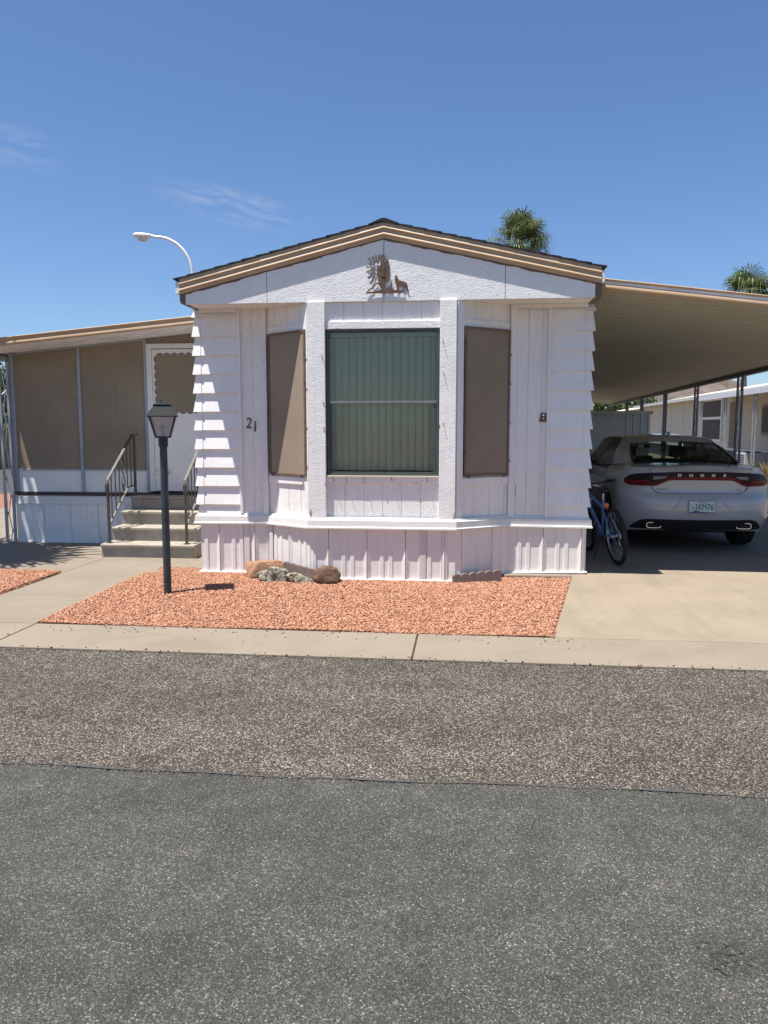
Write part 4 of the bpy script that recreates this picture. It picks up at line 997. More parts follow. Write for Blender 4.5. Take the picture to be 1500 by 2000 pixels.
# ================================================================== STEPS
st = thing('entry_steps', 'four beige concrete steps climbing to the porch door', 'steps', (-3.9, 9.6, 0))
zs = [0.165, 0.34, 0.515, 0.69]; ys = [9.10, 9.39, 9.68, 9.97]
for i, (z, y) in enumerate(zip(zs, ys)):
    zb_ = 0.001 if i == 0 else zs[i - 1] + .001
    m = MB(); x0, x1 = (-4.49, -3.335)
    if i == 0: x0, x1 = -4.505, -3.30
    # riser and tread with a soft nosing
    m.prism([(y + 0.025, zb_), (y + 0.025, z - 0.045), (y, z - 0.030), (y, z - 0.006), (y + 0.008, z), (10.20, z), (10.20, zb_)], lambda u, v, t: (t, u, v), x0, x1)
    m.build('step', 'step_paint', st, bevel=0.004)
def handrail(x, label, n=5):
    h = thing('handrail', label, 'handrail', (x, 9.5, .165), group='iron handrails on the entry steps')
    m = MB(); s = .0125
    m.box(x - .014, x + .014, 9.186, 9.214, .166, .92)
    m.box(x - .014, x + .014, 10.00, 10.028, .691, 1.50)
    m.box(x - .035, x + .035, 9.165, 9.235, .1655, .174); m.build('post', 'iron_brown', h)
    m = MB(); top = [(9.17, .80), (9.165, .90), (9.19, .955), (9.24, .99), (9.97, 1.515), (10.12, 1.515)]
    for a, b_ in zip(top[:-1], top[1:]): m.bar((x, a[0], a[1]), (x, b_[0], b_[1]), .034, .014)
    m.build('top_rail', 'iron_brown', h)
    def zl(y): return .40 + (y - 9.21) * (1.515 - .99) / (9.97 - 9.24) * 1.0
    m = MB(); m.bar((x, 9.21, zl(9.21)), (x, 9.80, zl(9.80)), .024, .012); m.bar((x, 9.80, zl(9.80)), (x, 10.0, zl(9.80) + .01), .024, .012); m.build('bottom_rail', 'iron_brown', h)
    def zt(y): return .985 + (y - 9.24) * .719
    for k in range(6):
        y = 9.30 + .118 * k
        if k == 3: 
            continue
        zb_ = zl(min(y, 9.8)); m = MB(); m.box(x - .006, x + .006, y - .006, y + .006, zb_, min(zt(y), 1.51)); m.build('baluster', 'iron_brown', h)
    # scroll panel
    m = MB(); yc = 9.655; zc = (zl(yc) + zt(yc)) / 2; hh = (zt(yc) - zl(yc)) / 2
    for sg in (1, -1):
        pts = []
        for i in range(29):
            t = i / 28; a = (t - .5) * 2
            cur = .045 * math.sin(a * 3.9) * sg
            if abs(a) > .62: k = (abs(a) - .62) / .38; v = math.copysign(hh * .62 + .05 * math.sin(k * 4.2), a); u = cur * (1 - k * 1.4)
            else: v = a * hh; u = cur
            pts.append((x, yc + u, zc + v * .95))
        m.tube(pts, .007, 6)
    m.tube([(x, yc, zl(yc)), (x, yc, zc - hh * .55)], .006, 6); m.tube([(x, yc, zc + hh * .55), (x, yc, zt(yc))], .006, 6)
    m.build('scroll', 'iron_brown', h)
    return h
handrail(-4.43, 'brown iron handrail with scrollwork nearest the screened panels')
handrail(-3.43, 'brown iron handrail on the steps beside the home siding')

# ================================================================== LAMP POST
lx, ly = -2.835, 7.06
lp = thing('lamp_post', 'dark blue-black post lamp with a lantern head standing in the gravel', 'lamp post', (lx, ly, 0))
MB().tube([(lx, ly, -.02), (lx, ly, .7), (lx, ly, 1.44)], [.036, .036, .035], 20).build('post', 'pole_blue', lp, smooth=40)
MB().tube([(lx, ly, 1.425), (lx, ly, 1.51)], [.044, .044], 20).build('collar', 'black_metal', lp, smooth=40)
a0 = R(20)
def sq(r, z, k=4, rot=a0): return [(lx + r * math.cos(rot + math.pi / 4 + 2 * math.pi * i / k), ly + r * math.sin(rot + math.pi / 4 + 2 * math.pi * i / k), z) for i in range(k)]
B0, B1 = sq(.090, 1.515), sq(.168, 1.715)
m = MB()
for i in range(4):
    m.bar(B0[i], B1[i], .012, .012); m.bar(B0[i], B0[(i + 1) % 4], .012, .014); m.bar(B1[i], B1[(i + 1) % 4], .010, .010)
m.add(sq(.09, 1.509) + sq(.09, 1.514), [(3, 2, 1, 0), (4, 5, 6, 7), (0, 1, 5, 4), (1, 2, 6, 5), (2, 3, 7, 6), (3, 0, 4, 7)])
head = m.build('lantern_frame', 'black_metal', lp)
m = MB(); b0, b1 = sq(.086, 1.518), sq(.164, 1.712)
for i in range(4): m.add([b0[i], b0[(i + 1) % 4], b1[(i + 1) % 4], b1[i]], [(0, 1, 2, 3)])
m.build('pane', 'frosted', head)
m = MB(); m.lathe([(.012, 0), (.014, .03), (.03, .07), (.026, .10), (.0001, .115)], (lx, ly, 1.516), 14); m.build('bulb', 'white_plastic', head, smooth=50)
m = MB(); R1 = sq(.203, 1.712); R2 = sq(.112, 1.800); R0 = sq(.195, 1.706)
m.add(R1 + R2 + R0, [(0, 1, 5, 4), (1, 2, 6, 5), (2, 3, 7, 6), (3, 0, 4, 7), (4, 5, 6, 7), (8, 9, 1, 0), (9, 10, 2, 1), (10, 11, 3, 2), (11, 8, 0, 3)])
m.add(sq(.112, 1.801) + sq(.116, 1.817) + sq(.05, 1.836), [(3, 2, 1, 0), (0, 1, 5, 4), (1, 2, 6, 5), (2, 3, 7, 6), (3, 0, 4, 7), (4, 5, 9, 8), (5, 6, 10, 9), (6, 7, 11, 10), (7, 4, 8, 11), (8, 9, 10, 11)])
m.build('lantern_cap', 'lamp_cap', lp)
MB().lathe([(.004, 0), (.004, .02), (.009, .028), (.007, .04), (.0001, .05)], (lx - .01, ly, 1.833), 10).build('finial', 'rust_metal', lp, smooth=50)

# ================================================================== ROCKS AND EDGING
def rockmesh(c, s, seed, rot=0, sub=4, rough=0.22, cut=None):
    b = bmesh.new(); bmesh.ops.create_icosphere(b, subdivisions=sub, radius=1)
    from mathutils import noise
    for v_ in b.verts:
        p = v_.co.copy(); n = noise.noise(p * 1.1 + Vector((seed, 0, 0))) * rough * 1.6 + noise.noise(p * 2.7 + Vector((0, seed, 0))) * rough * .7 + noise.noise(p * 7 + Vector((0, 0, seed))) * rough * .22
        q = p * (1 + n)
        if cut:
            for (nx, ny, nz, d) in cut:
                nn = Vector((nx, ny, nz)).normalized(); k = q.dot(nn) - d
                if k > 0: q -= nn * k * .9
        v_.co = q
    M_ = Matrix.Translation(c) @ Matrix.Rotation(rot, 4, 'Y') @ Matrix.Diagonal((*s, 1))
    V = [tuple(M_ @ v_.co) for v_ in b.verts]; F = [tuple(x.index for x in f.verts) for f in b.faces]; b.free()
    m = MB(); m.v = V; m.f = F; return m
G_ = None
tag(rockmesh((-2.10, 7.90, 0.11), (.235, .12, .13), 3.1, R(-4), rough=.26, cut=[(0.1, 0, 1, .70), (-.8, -.5, .5, .70), (.3, -1, .2, .6), (-.9, 0, -.4, .75)]).build('garden_rock', 'rock_tan', smooth=25), 'flat-topped tan rock before the skirting, the tallest light one', 'rock')
tag(rockmesh((-1.93, 7.73, 0.08), (.175, .09, .10), 8.7, R(14), rough=.34, cut=[(0.2, -1, .4, .5), (0, 0, 1, .75)]).build('garden_rock', 'rock_green', smooth=15), 'speckled grey-green rock leaning against the flat tan rock', 'rock')
tag(rockmesh((-1.66, 7.70, 0.05), (.15, .075, .055), 5.2, R(24), rough=.36, cut=[(0.3, -1, .5, .45), (0, 0, 1, .6)]).build('garden_rock', 'rock_green', smooth=15), 'thin grey-green slab rock sloping down toward the brown boulder', 'rock')
tag(rockmesh((-1.40, 7.72, 0.085), (.135, .12, .115), 1.4, R(10), rough=.16, cut=[(.7, -.4, .5, .8), (0, -1, .1, .85)]).build('garden_rock', 'rock_brown', smooth=30), 'rounded dark brown boulder before the skirting', 'rock')
def edging(c, n, pitch, h, rotz, tilt, label):
    L_ = n * pitch; pts = [(-L_ / 2, -.08)]
    for i in range(n): pts += arc((-L_ / 2 + pitch * (i + .5), h - pitch * .30), (pitch / 2, pitch * .34), math.pi, 0, 7)[0 if i == 0 else 1:]
    pts.append((L_ / 2, -.08))
    m = MB(); m.prism(pts, lambda u, v, t: (u, t, v), -.022, .022)
    o = m.build('garden_edging', 'edging_clay', bevel=.006); o.location = c; o.rotation_euler = (R(-3), tilt, rotz)
    tag(o, label, 'edging', 'scalloped edging pieces'); return o
edging((.135, 7.90, .025), 6, .088, .10, R(20), R(-3), 'scalloped clay-coloured edging piece at the foot of the right bay skirting')
edging((-1.655, 7.80, .05), 7, .078, .115, R(-20), R(9), 'scalloped clay-coloured edging piece sunk behind the grey-green rocks')

# ================================================================== CAR
CX, CY, CZ = 2.84, 9.62, 0.06
car = thing('parked_car', 'silver-white four-door sedan parked under the carport, seen from behind', 'car', (CX, CY, CZ))
HWID, RD, PE, QE = 0.925, 0.50, 3.0, 2.0
def lerp(t, a):
    if t <= a[0][0]: return a[0][1]
    for (x0, y0), (x1, y1) in zip(a[:-1], a[1:]):
        if t <= x1:
            k = (t - x0) / (x1 - x0); k = k * k * (3 - 2 * k) if False else k
            return y0 + (y1 - y0) * k
    return a[-1][1]
Y0P = [(.20, .16), (.30, .10), (.38, .055), (.47, .02), (.56, .0), (.64, .0), (.70, .02), (.745, .075), (.78, .085), (.84, .078), (.90, .06), (.96, .05), (1.0, .055), (1.03, .04), (1.06, .0), (1.075, .0)]
SWP = [(.20, .88), (.28, .93), (.40, .985), (.55, 1.0), (.75, 1.0), (.88, .985), (.95, .955), (1.0, .92), (1.05, .87), (1.10, .83)]
def topz(y): return lerp(y, [(0, 1.065), (.08, 1.065), (.3, 1.062), (.8, 1.07), (1.2, 1.04), (2.2, .99), (3.7, .975), (4.1, .98), (4.7, .88), (4.95, .74), (5.04, .66)])
def botz(y): return lerp(y, [(0, .30), (.3, .26), (.8, .20), (4.4, .20), (5.04, .26)])
def outline(n=70):
    pts = []
    for i in range(16):
        a = (math.pi / 2) * i / 15; pts.append((HWID * math.sin(a) ** (2 / PE) if i else 0.0, RD * (1 - max(0, math.cos(a)) ** (2 / QE))))
    for i in range(1, 34): pts.append((HWID, RD + (4.4 - RD) * i / 33))
    for i in range(1, 13):
        a = (math.pi / 2) * i / 12; pts.append((HWID * max(0, math.cos(a)) ** (2 / 3.0), 4.4 + .64 * math.sin(a)))
    return pts
OUTL = outline(); NZ = 26
def rear_y(x, z):
    s = lerp(z, SWP); X = min(abs(x) / s / HWID, .9999)
    y = RD * (1 - (1 - X ** PE) ** (1 / QE)); return y + lerp(z, Y0P) * max(0, 1 - y / .6)
def body_pt(x, y, t):
    zt, zb_ = topz(y), botz(y); z = zb_ + (zt - zb_) * t
    s = lerp(z / max(zt, .9) * 1.06 if y > 1.5 else z, SWP)
    bl = max(0, 1 - y / .6); fr = max(0, (y - 4.2) / .84)
    return (x * s, y + lerp(z, Y0P) * bl - fr * .10 * abs(t - .4), z)
V = []; nO = len(OUTL)
ts = [j / NZ for j in range(NZ + 1)]
for sx in (1, -1):
    for (x, y) in OUTL:
        for t_ in ts: p = body_pt(x, y, t_); V.append((p[0] * sx, p[1], p[2]))
F = []
K = NZ + 1
for h in (0, 1):
    o = h * nO * K
    for i in range(nO - 1):
        for j in range(NZ): F.append((o + i * K + j, o + (i + 1) * K + j, o + (i + 1) * K + j + 1, o + i * K + j + 1))
# caps
def cap(j, crown):
    nC = 8
    base = len(V)
    for i in range(nO):
        l = V[(nO + i) * K + j]; r_2 = V[i * K + j]
        for c in range(nC + 1):
            u = c / nC; X = l[0] + (r_2[0] - l[0]) * u; V.append((X, l[1], l[2] + crown * (1 - (2 * u - 1) ** 2) * min(1, abs(l[0]) * 2)))
    for i in range(nO - 1):
        for c in range(nC): F.append((base + i * (nC + 1) + c, base + (i + 1) * (nC + 1) + c, base + (i + 1) * (nC + 1) + c + 1, base + i * (nC + 1) + c + 1))
cap(NZ, .030); cap(0, 0.0)
me = bpy.data.meshes.new('body'); me.from_pydata(V, [], F); b = bmesh.new(); b.from_mesh(me)
bmesh.ops.remove_doubles(b, verts=b.verts, dist=.0008); bmesh.ops.recalc_face_normals(b, faces=b.faces)
for f in b.faces: f.smooth = True
for e in b.edges:
    if len(e.link_faces) == 2 and e.calc_face_angle(0) > R(32): e.smooth = False
b.to_mesh(me); b.free(); me.materials.append(MT['car_paint'])
body = bpy.data.objects.new('body', me); COL.objects.link(body); body.parent = car; body['_w'] = (0, 0, 0)
# wheel arches cut out
WY = (1.06, 4.11)
cutm = MB()
for wy in WY:
    for sx in (-1, 1):
        q = MB(); q.lathe([(.395, 0), (.395, .32)], (0, 0, 0), 40); q.xf(Matrix.Translation((sx * .98 - (.32 if sx > 0 else 0), wy, .36)) @ Matrix.Rotation(R(90), 4, 'Y')); cutm.add(q.v, q.f)
cme = bpy.data.meshes.new('cut'); cme.from_pydata(cutm.v, [], cutm.f)
bb = bmesh.new(); bb.from_mesh(cme); bmesh.ops.recalc_face_normals(bb, faces=bb.faces); bb.to_mesh(cme); bb.free()
cut = bpy.data.objects.new('cut', cme); COL.objects.link(cut)
mod = body.modifiers.new('arch', 'BOOLEAN'); mod.object = cut; mod.operation = 'DIFFERENCE'; mod.solver = 'EXACT'
cut.parent = car
dg = bpy.context.evaluated_depsgraph_get(); nm = bpy.data.meshes.new_from_object(body.evaluated_get(dg)); body.modifiers.clear(); body.data = nm
bpy.data.objects.remove(cut)
def patch(name, x0, x1, zt, zb_, mat, off, thick=.006, n=40, k=4, parent=None):
    """a skin following the rear of the car between two curves zt(x), zb(x)"""
    m = MB()
    for sgn in (0, 1):
        def fn(u, v):
            x = x0 + (x1 - x0) * u; a, c = zb_(x), zt(x); z = a + (c - a) * v
            return (x, rear_y(x, z) - off + thick * sgn, z)
        m.grid(n, k, fn)
    w_ = k + 1; o = (n + 1) * w_
    R_ = []
    for i in range(n): R_ += [(i * w_, (i + 1) * w_, o + (i + 1) * w_, o + i * w_), (i * w_ + k, (i + 1) * w_ + k, o + (i + 1) * w_ + k, o + i * w_ + k)]
    for j in range(k): R_ += [(j, j + 1, o + j + 1, o + j), (n * w_ + j, n * w_ + j + 1, o + n * w_ + j + 1, o + n * w_ + j)]
    m.f += R_
    return m.build(name, mat, parent or car, local=True, smooth=30)
def sm(x, pts): return lerp(abs(x), pts)
LT = [(0, 1.012), (.3, 1.010), (.58, .997), (.74, .982), (.80, .962), (.84, .93), (.86, .90)]
LBt = [(0, .912), (.33, .911), (.38, .905), (.44, .876), (.50, .845), (.55, .834), (.80, .838), (.84, .85), (.86, .88)]
patch('tail_light_bar', -.86, .86, lambda x: sm(x, LT), lambda x: sm(x, LBt), 'tail_dark', .010, n=120)
# the red loop running round each lamp and across the middle
for sx in (-1, 1):
    patch('tail_light', min(sx * .34, sx * .855), max(sx * .34, sx * .855), lambda x: sm(x, LBt) + .030, lambda x: sm(x, LBt) + .006, 'tail_red', .014, n=50)
    patch('tail_light', min(sx * .60, sx * .84), max(sx * .60, sx * .84), lambda x: .896, lambda x: .884, 'tail_bright', .015, n=20)
    patch('reverse_light', min(sx * .40, sx * .555), max(sx * .40, sx * .555), lambda x: .955, lambda x: lerp(abs(x), [(.40, .947), (.45, .925), (.555, .912)]), 'reverse_lens', .014, n=20)
patch('tail_light', -.34, .34, lambda x: .950, lambda x: .918, 'tail_red', .014, n=40)
# deck lid seam
def seam(pts, r=.004):
    P_ = []
    for (a, b_) in zip(pts[:-1], pts[1:]):
        for k in range(8): t_ = k / 8; x = a[0] + (b_[0] - a[0]) * t_; z = a[1] + (b_[1] - a[1]) * t_; P_.append((x, rear_y(x, z) - .0012, z))
    x, z = pts[-1]; P_.append((x, rear_y(x, z) - .0012, z)); return P_
sp_ = [(-.60, 1.055), (-.575, 1.0)]; sp2 = [(-.565, .835), (-.545, .79), (-.50, .757), (-.44, .747), (.44, .747), (.50, .757), (.545, .79), (.565, .835)]
m = MB(); m.tube(seam(sp2), .0045, 6); m.tube(seam(sp_), .003, 6); m.tube(seam([(.60, 1.055), (.575, 1.0)]), .003, 6); m.build('boot_seam', 'black_plastic', body, local=True)
# plate recess with raised shoulders
patch('bumper_recess', -.34, .34, lambda x: lerp(abs(x), [(.20, .690), (.25, .672), (.34, .560)]), lambda x: .545, 'car_paint', -.004, .004, n=30)
m = MB()
m.tube([(p[0], p[1] + .002, p[2]) for p in seam([(-.335, .56), (-.30, .59), (-.235, .680), (-.205, .692), (.205, .692), (.235, .680), (.30, .59), (.335, .56)])], .008, 8); m.build('recess_edge', 'car_paint', body, local=True, smooth=60)
# number plate
py = rear_y(0, .56) - .022; pc = .590
m = MB(); m.box(-.153, .153, py, py + .004, pc - .078, pc + .078); pl = m.build('number_plate', 'plate_face', car, local=True, bevel=.003)
m = MB()
for a in ((-.156, .156, pc + .072, pc + .080), (-.156, .156, pc - .080, pc - .072)): m.box(a[0], a[1], py - .002, py + .003, a[2], a[3])
for a in ((-.156, -.148), (.148, .156)): m.box(a[0], a[1], py - .002, py + .003, pc - .0719, pc + .0719)
m.build('plate_frame', 'badge_grey', pl, local=True)
def ctext(s, x, y, z, size, mat, name, parent, sx=1, sz=1, ext=.0008, off=0, spacing=1.0):
    Mx = Matrix.Translation((x, y, z)) @ Matrix(((1, 0, 0, 0), (0, 0, -1, 0), (0, 1, 0, 0), (0, 0, 0, 1)))
    return text(s, size, ext, mat, name, parent, Mx, (sx, sz), offset=off, spacing=spacing)
ctext('JXM76', .026, py - .0015, pc + .002, .092, 'text_dark', 'plate_text', pl, .80, 1.15, off=.0, spacing=1.06)
ctext('ARIZONA', 0, py - .0015, pc + .058, .022, 'plate_purple', 'plate_text', pl, 1.1, 1.0)
m = MB(); m.tube([(-.108 + .011 * math.cos(a / 10 * 6.28), py - .0015, pc - .012 + .011 * math.sin(a / 10 * 6.28)) for a in range(10)], .002, 5, closed=True); m.bar((-.112, py - .001, pc + .014), (-.106, py - .001, pc - .006), .004, .002); m.bar((-.106, py - .001, pc - .004), (-.094, py - .001, pc - .008), .004, .002); m.build('plate_symbol', 'text_dark', pl, local=True)
m = MB(); m.prism([(-.147, -.071), (.147, -.071), (.147, -.060), (.06, -.058), (.02, -.055), (-.02, -.050), (-.05, -.040), (-.065, -.048), (-.085, -.038), (-.105, -.050), (-.147, -.060)], lambda u, v, t: (u, t, v + pc), py - .0012, py - .0005); m.build('plate_mountains', 'plate_purple', pl, local=True)
# lettering
for s_, x in zip('DODGE', (-.262, -.130, 0, .130, .262)):
    z = .970; ctext(s_, x, rear_y(x, z) - .0185, z, .040, 'silver_text', 'badge_letter', car, 1.5, 1.0, .002, .001)
ctext('CHARGER', -.41, rear_y(-.41, .79) - .004, .795, .040, 'badge_grey', 'badge_text', car, 1.25, .8, .002)
ctext('SXT', .44, rear_y(.44, .79) - .004, .792, .036, 'badge_grey', 'badge_text', car, 1.2, .8, .002)
# black lower valance with exhaust tips
VTP = [(0, .430), (.60, .432), (.68, .415), (.74, .37), (.78, .325)]
patch('valance', -.78, .78, lambda x: sm(x, VTP), lambda x: .300, 'black_plastic', .008, n=80, k=6)
for sx in (-1, 1):
    cx = sx * .53; yy = rear_y(cx, .35) - .02
    pts = [(cx + .085 * (abs(math.cos(a)) ** .5) * math.copysign(1, math.cos(a)), yy, .355 + .033 * (abs(math.sin(a)) ** .5) * math.copysign(1, math.sin(a))) for a in [2 * math.pi * (i + .5) / 24 for i in range(24)]]
    MB().tube(pts, .0065, 6, closed=True).build('exhaust_tip', 'chrome', car, local=True, smooth=60)
    MB().add([(p[0], p[1] + .004, p[2]) for p in pts], [tuple(range(24))]).build('exhaust_mouth', 'rubber', car, local=True)
MB().box(-.62, .62, .75, 4.4, .19, .30).build('underbody', 'rubber', car, local=True)
# greenhouse: lofted from belt ring to roof ring
ROOFE = [(1.50, .555, 1.325), (1.80, .585, 1.385), (2.3, .60, 1.405), (2.9, .60, 1.395), (3.2, .59, 1.370)]
roof = MB()
def roofpt(u, v):
    k = u * 4; i = min(int(k), 3); f = k - i; a, c = ROOFE[i], ROOFE[i + 1]
    y = a[0] + (c[0] - a[0]) * f; x = a[1] + (c[1] - a[1]) * f; z = a[2] + (c[2] - a[2]) * f
    s = 2 * v - 1; return (x * s, y - .05 * (1 - s * s) * (1 - u) , z + .045 * (1 - abs(s) ** 2.2))
roof.grid(24, 16, roofpt); roof.build('roof', 'car_paint', car, local=True, smooth=40, solid=.02)
BELT = [(.74, .66, 1.085), (1.00, .76, 1.06), (1.35, .80, 1.035), (2.3, .83, 1.0), (3.3, .82, .985), (4.0, .70, .985)]
# rear glass
def quadgrid(P00, P10, P11, P01, bulge, n=14, k=8):
    P00, P10, P11, P01 = map(Vector, (P00, P10, P11, P01))
    def fn(u, v):
        p = (P00 * (1 - u) + P10 * u) * (1 - v) + (P01 * (1 - u) + P11 * u) * v
        s = 1 - (2 * u - 1) ** 2; return tuple(p + Vector(bulge) * s)
    return MB().grid(n, k, fn)
quadgrid((-.655, .80, 1.092), (.655, .80, 1.092), (.555, 1.50, 1.335), (-.555, 1.50, 1.335), (0, -.06, .035)).build('rear_window', 'car_glass', car, local=True, smooth=60)
quadgrid((.70, 4.05, .985), (-.70, 4.05, .985), (-.575, 3.2, 1.375), (.575, 3.2, 1.375), (0, .10, .035)).build('windshield', 'car_glass', car, local=True, smooth=60)
# black band round the rear window
m = MB()
for sx in (-1, 1): m.bar((sx * .662, .79, 1.090), (sx * .562, 1.49, 1.332), .035, .012)
m.build('window_band', 'black_plastic', car, local=True)
for sx in (-1, 1):
    # C pillar
    m = MB(); A = [(.662, .76, 1.075), (.74, 1.02, 1.062), (.80, 1.38, 1.040)]; Bq = [(.560, 1.48, 1.330), (.575, 1.60, 1.352), (.588, 1.80, 1.388)]
    def fn(u, v):
        k = u * 2; i = min(int(k), 1); f = k - i; a = Vector(A[i]).lerp(Vector(A[i + 1]), f); c = Vector(Bq[i]).lerp(Vector(Bq[i + 1]), f)
        # lower edge of the quarter glass cut rises steeply
        p = a.lerp(c, v) + Vector((.030 * math.sin(math.pi * v), 0, .012 * math.sin(math.pi * v))); return (p.x * sx, p.y, p.z)
    m.grid(12, 10, fn); m.build('rear_pillar', 'car_paint', car, local=True, smooth=50, solid=.02)
    # side glass, pillars
    def sg(y0, y1, t0=0, t1=1):
        def bl(y): return Vector((lerp(y, [(a[0], a[1]) for a in BELT]), y, lerp(y, [(a[0], a[2]) for a in BELT])))
        def rl(y):
            yr = lerp(y, [(1.38, 1.80), (2.3, 2.3), (3.3, 2.95), (3.95, 3.2)]); return Vector((lerp(yr, [(a[0], a[1]) for a in ROOFE]), yr, lerp(yr, [(a[0], a[2]) for a in ROOFE])))
        def fn(u, v):
            y = y0 + (y1 - y0) * u; p = bl(y).lerp(rl(y), v) + Vector((.035 * math.sin(math.pi * v), 0, 0)); return (p.x * sx, p.y, p.z)
        return fn
    MB().grid(10, 8, sg(1.42, 2.45)).build('side_window', 'car_side_glass', car, local=True, smooth=60)
    MB().grid(10, 8, sg(2.55, 3.85)).build('side_window', 'car_side_glass', car, local=True, smooth=60)
    MB().grid(2, 8, sg(2.45, 2.55)).build('door_pillar', 'black_plastic', car, local=True, smooth=60)
    m = MB(); m.bar((sx * .72, 4.03, .985), (sx * .59, 3.2, 1.372), .06, .03); m.build('front_pillar', 'car_paint', car, local=True)
    m = MB(); f_ = sg(1.38, 3.95); m.tube([f_(i / 20, .985) for i in range(21)], .012, 6); m.tube([f_(i / 20, .0) for i in range(21)], .010, 6); m.build('window_trim', 'black_plastic', car, local=True, smooth=60)
    # mirror
    m = rockmesh((sx * .985, 3.62, 1.035), (.105, .06, .075), 2.0, 0, 3, .03); m.build('mirror', 'car_paint', car, local=True, smooth=60)
    # door handles
    for y in (1.75, 2.85): m = MB(); m.tube([(sx * .905, y, .86), (sx * .925, y + .03, .865), (sx * .925, y + .17, .865), (sx * .905, y + .20, .86)], .012, 8); m.build('door_handle', 'car_paint', car, local=True, smooth=60)
    # wheels
    for wy in WY:
        tr = MB(); tr.lathe([(.20, -.115), (.30, -.118), (.345, -.10), (.355, -.06), (.355, .06), (.345, .10), (.30, .118), (.20, .115)], (0, 0, 0), 40); tr.xf(Matrix.Translation((sx * .80, wy, .355)) @ Matrix.Rotation(R(90), 4, 'Y'))
        wl = tr.build('wheel', 'rubber', car, local=True, smooth=40)
        rm = MB(); rm.lathe([(.0001, .03), (.05, .05), (.06, .03)], (0, 0, 0), 16)
        for k in range(5):
            a = 2 * math.pi * k / 5; rm.bar((.04 * math.cos(a), .04 * math.sin(a), .04), (.225 * math.cos(a), .225 * math.sin(a), .07), .05, .02)
        rm.lathe([(.215, .0), (.235, .09), (.225, .09), (.21, .0)], (0, 0, 0), 32)
        rm.xf(Matrix.Translation((sx * .82, wy, .355)) @ Matrix.Rotation(R(90) * sx, 4, 'Y')); rm.build('rim', 'alloy', wl, local=True, smooth=40)
# shark fin aerial, lining, seats
m = MB(); m.prism([(1.60, 1.375), (1.66, 1.435), (1.69, 1.455), (1.70, 1.45), (1.76, 1.40), (1.80, 1.385)], lambda u, v, t: (t, u, v + .035), -.018, .018); m.build('aerial', 'car_paint', car, local=True, bevel=.006)
def seat(x, y, w_=.50):
    m = MB(); m.box(x - w_ / 2, x + w_ / 2, y, y + .13, .55, 1.08); o = m.build('seat', 'seat_fabric', car, local=True, bevel=.04)
    m = MB(); m.box(x - .13, x + .13, y - .01, y + .09, 1.10, 1.27); m.build('headrest', 'seat_fabric', o, local=True, bevel=.04)
seat(-.37, 2.55); seat(.37, 2.55)
m = MB(); m.box(-.66, .66, 1.45, 1.60, .6, 1.09); o = m.build('rear_bench', 'seat_fabric', car, local=True, bevel=.04)
for x in (-.37, .37): m = MB(); m.box(x - .12, x + .12, 1.43, 1.51, 1.091, 1.16); m.build('headrest', 'seat_fabric', o, local=True, bevel=.03)
MB().box(-.66, .66, .86, 1.45, 1.060, 1.095).build('parcel_shelf', 'seat_fabric', car, local=True)
MB().box(-.70, .70, 3.7, 4.0, .9, 1.03).build('dashboard', 'seat_fabric', car, local=True, bevel=.03)
MB().box(-.12, .12, 3.28, 3.30, 1.22, 1.28).build('rear_view_mirror', 'black_plastic', car, local=True, bevel=.01)
MB().box(.245, .335, 3.10, 3.105, 1.17, 1.31).build('hanging_tag', 'plate_face', car, local=True)
MB().box(-.48, -.40, 1.36, 1.365, 1.275, 1.305).build('window_sticker', 'white_plastic', car, local=True)

# ================================================================== BICYCLE
BK = thing('bicycle', 'blue mountain bicycle with black tyres leaning on its stand beside the car', 'bicycle', (1.73, 8.86, 0.06), (0, R(-7), R(9.5)))
def wheel(y, name='wheel'):
    w_ = MB(); Rw = .33; w_.tube([(0, y + .305 * math.cos(a), Rw + .305 * math.sin(a)) for a in [2 * math.pi * i / 48 for i in range(48)]], .025, 8, closed=True)
    o = w_.build(name, 'rubber', BK, local=True, smooth=60)
    m = MB(); m.tube([(0, y + .276 * math.cos(a), Rw + .276 * math.sin(a)) for a in [2 * math.pi * i / 48 for i in range(48)]], .010, 6, closed=True); m.build('rim', 'alloy', o, local=True, smooth=60)
    m = MB()
    for i in range(28):
        a = 2 * math.pi * i / 28; s_ = .03 if i % 2 else -.03; a2 = a + (.5 if i % 4 < 2 else -.5)
        m.tube([(s_, y + .02 * math.cos(a2), Rw + .02 * math.sin(a2)), (0, y + .27 * math.cos(a), Rw + .27 * math.sin(a))], .0014, 4)
    m.build('spokes', 'chrome', o, local=True)
    m = MB(); m.tube([(-.055, y, Rw), (.055, y, Rw)], .016, 10); m.build('hub', 'alloy', o, local=True)
yr, yf = .33 - .33 + 0.0, 1.04
wheel(0.0); wheel(1.04)
bb_ = (0, .43, .29); st_ = (0, .30, .72); ht = (0, .86, .76); hb = (0, .90, .66)
m = MB(); m.tube([bb_, st_], .016, 10); m.tube([(0, .33, .62), ht], .020, 10); m.tube([bb_, hb], .023, 10); m.tube([ht, hb], .020, 10)
for s_ in (-1, 1): m.tube([(s_ * .02, .42, .29), (s_ * .055, .0, .33)], .009, 8); m.tube([(s_ * .018, .31, .66), (s_ * .055, .0, .33)], .008, 8)
m.build('frame', 'bike_blue', BK, local=True, smooth=60)
m = MB()
for s_ in (-1, 1): m.tube([(s_ * .05, .915, .66), (s_ * .055, .95, .50), (s_ * .055, 1.04, .33)], .013, 8)
m.tube([(-.055, .915, .665), (.055, .915, .665)], .015, 8); m.build('fork', 'alloy', BK, local=True, smooth=60)
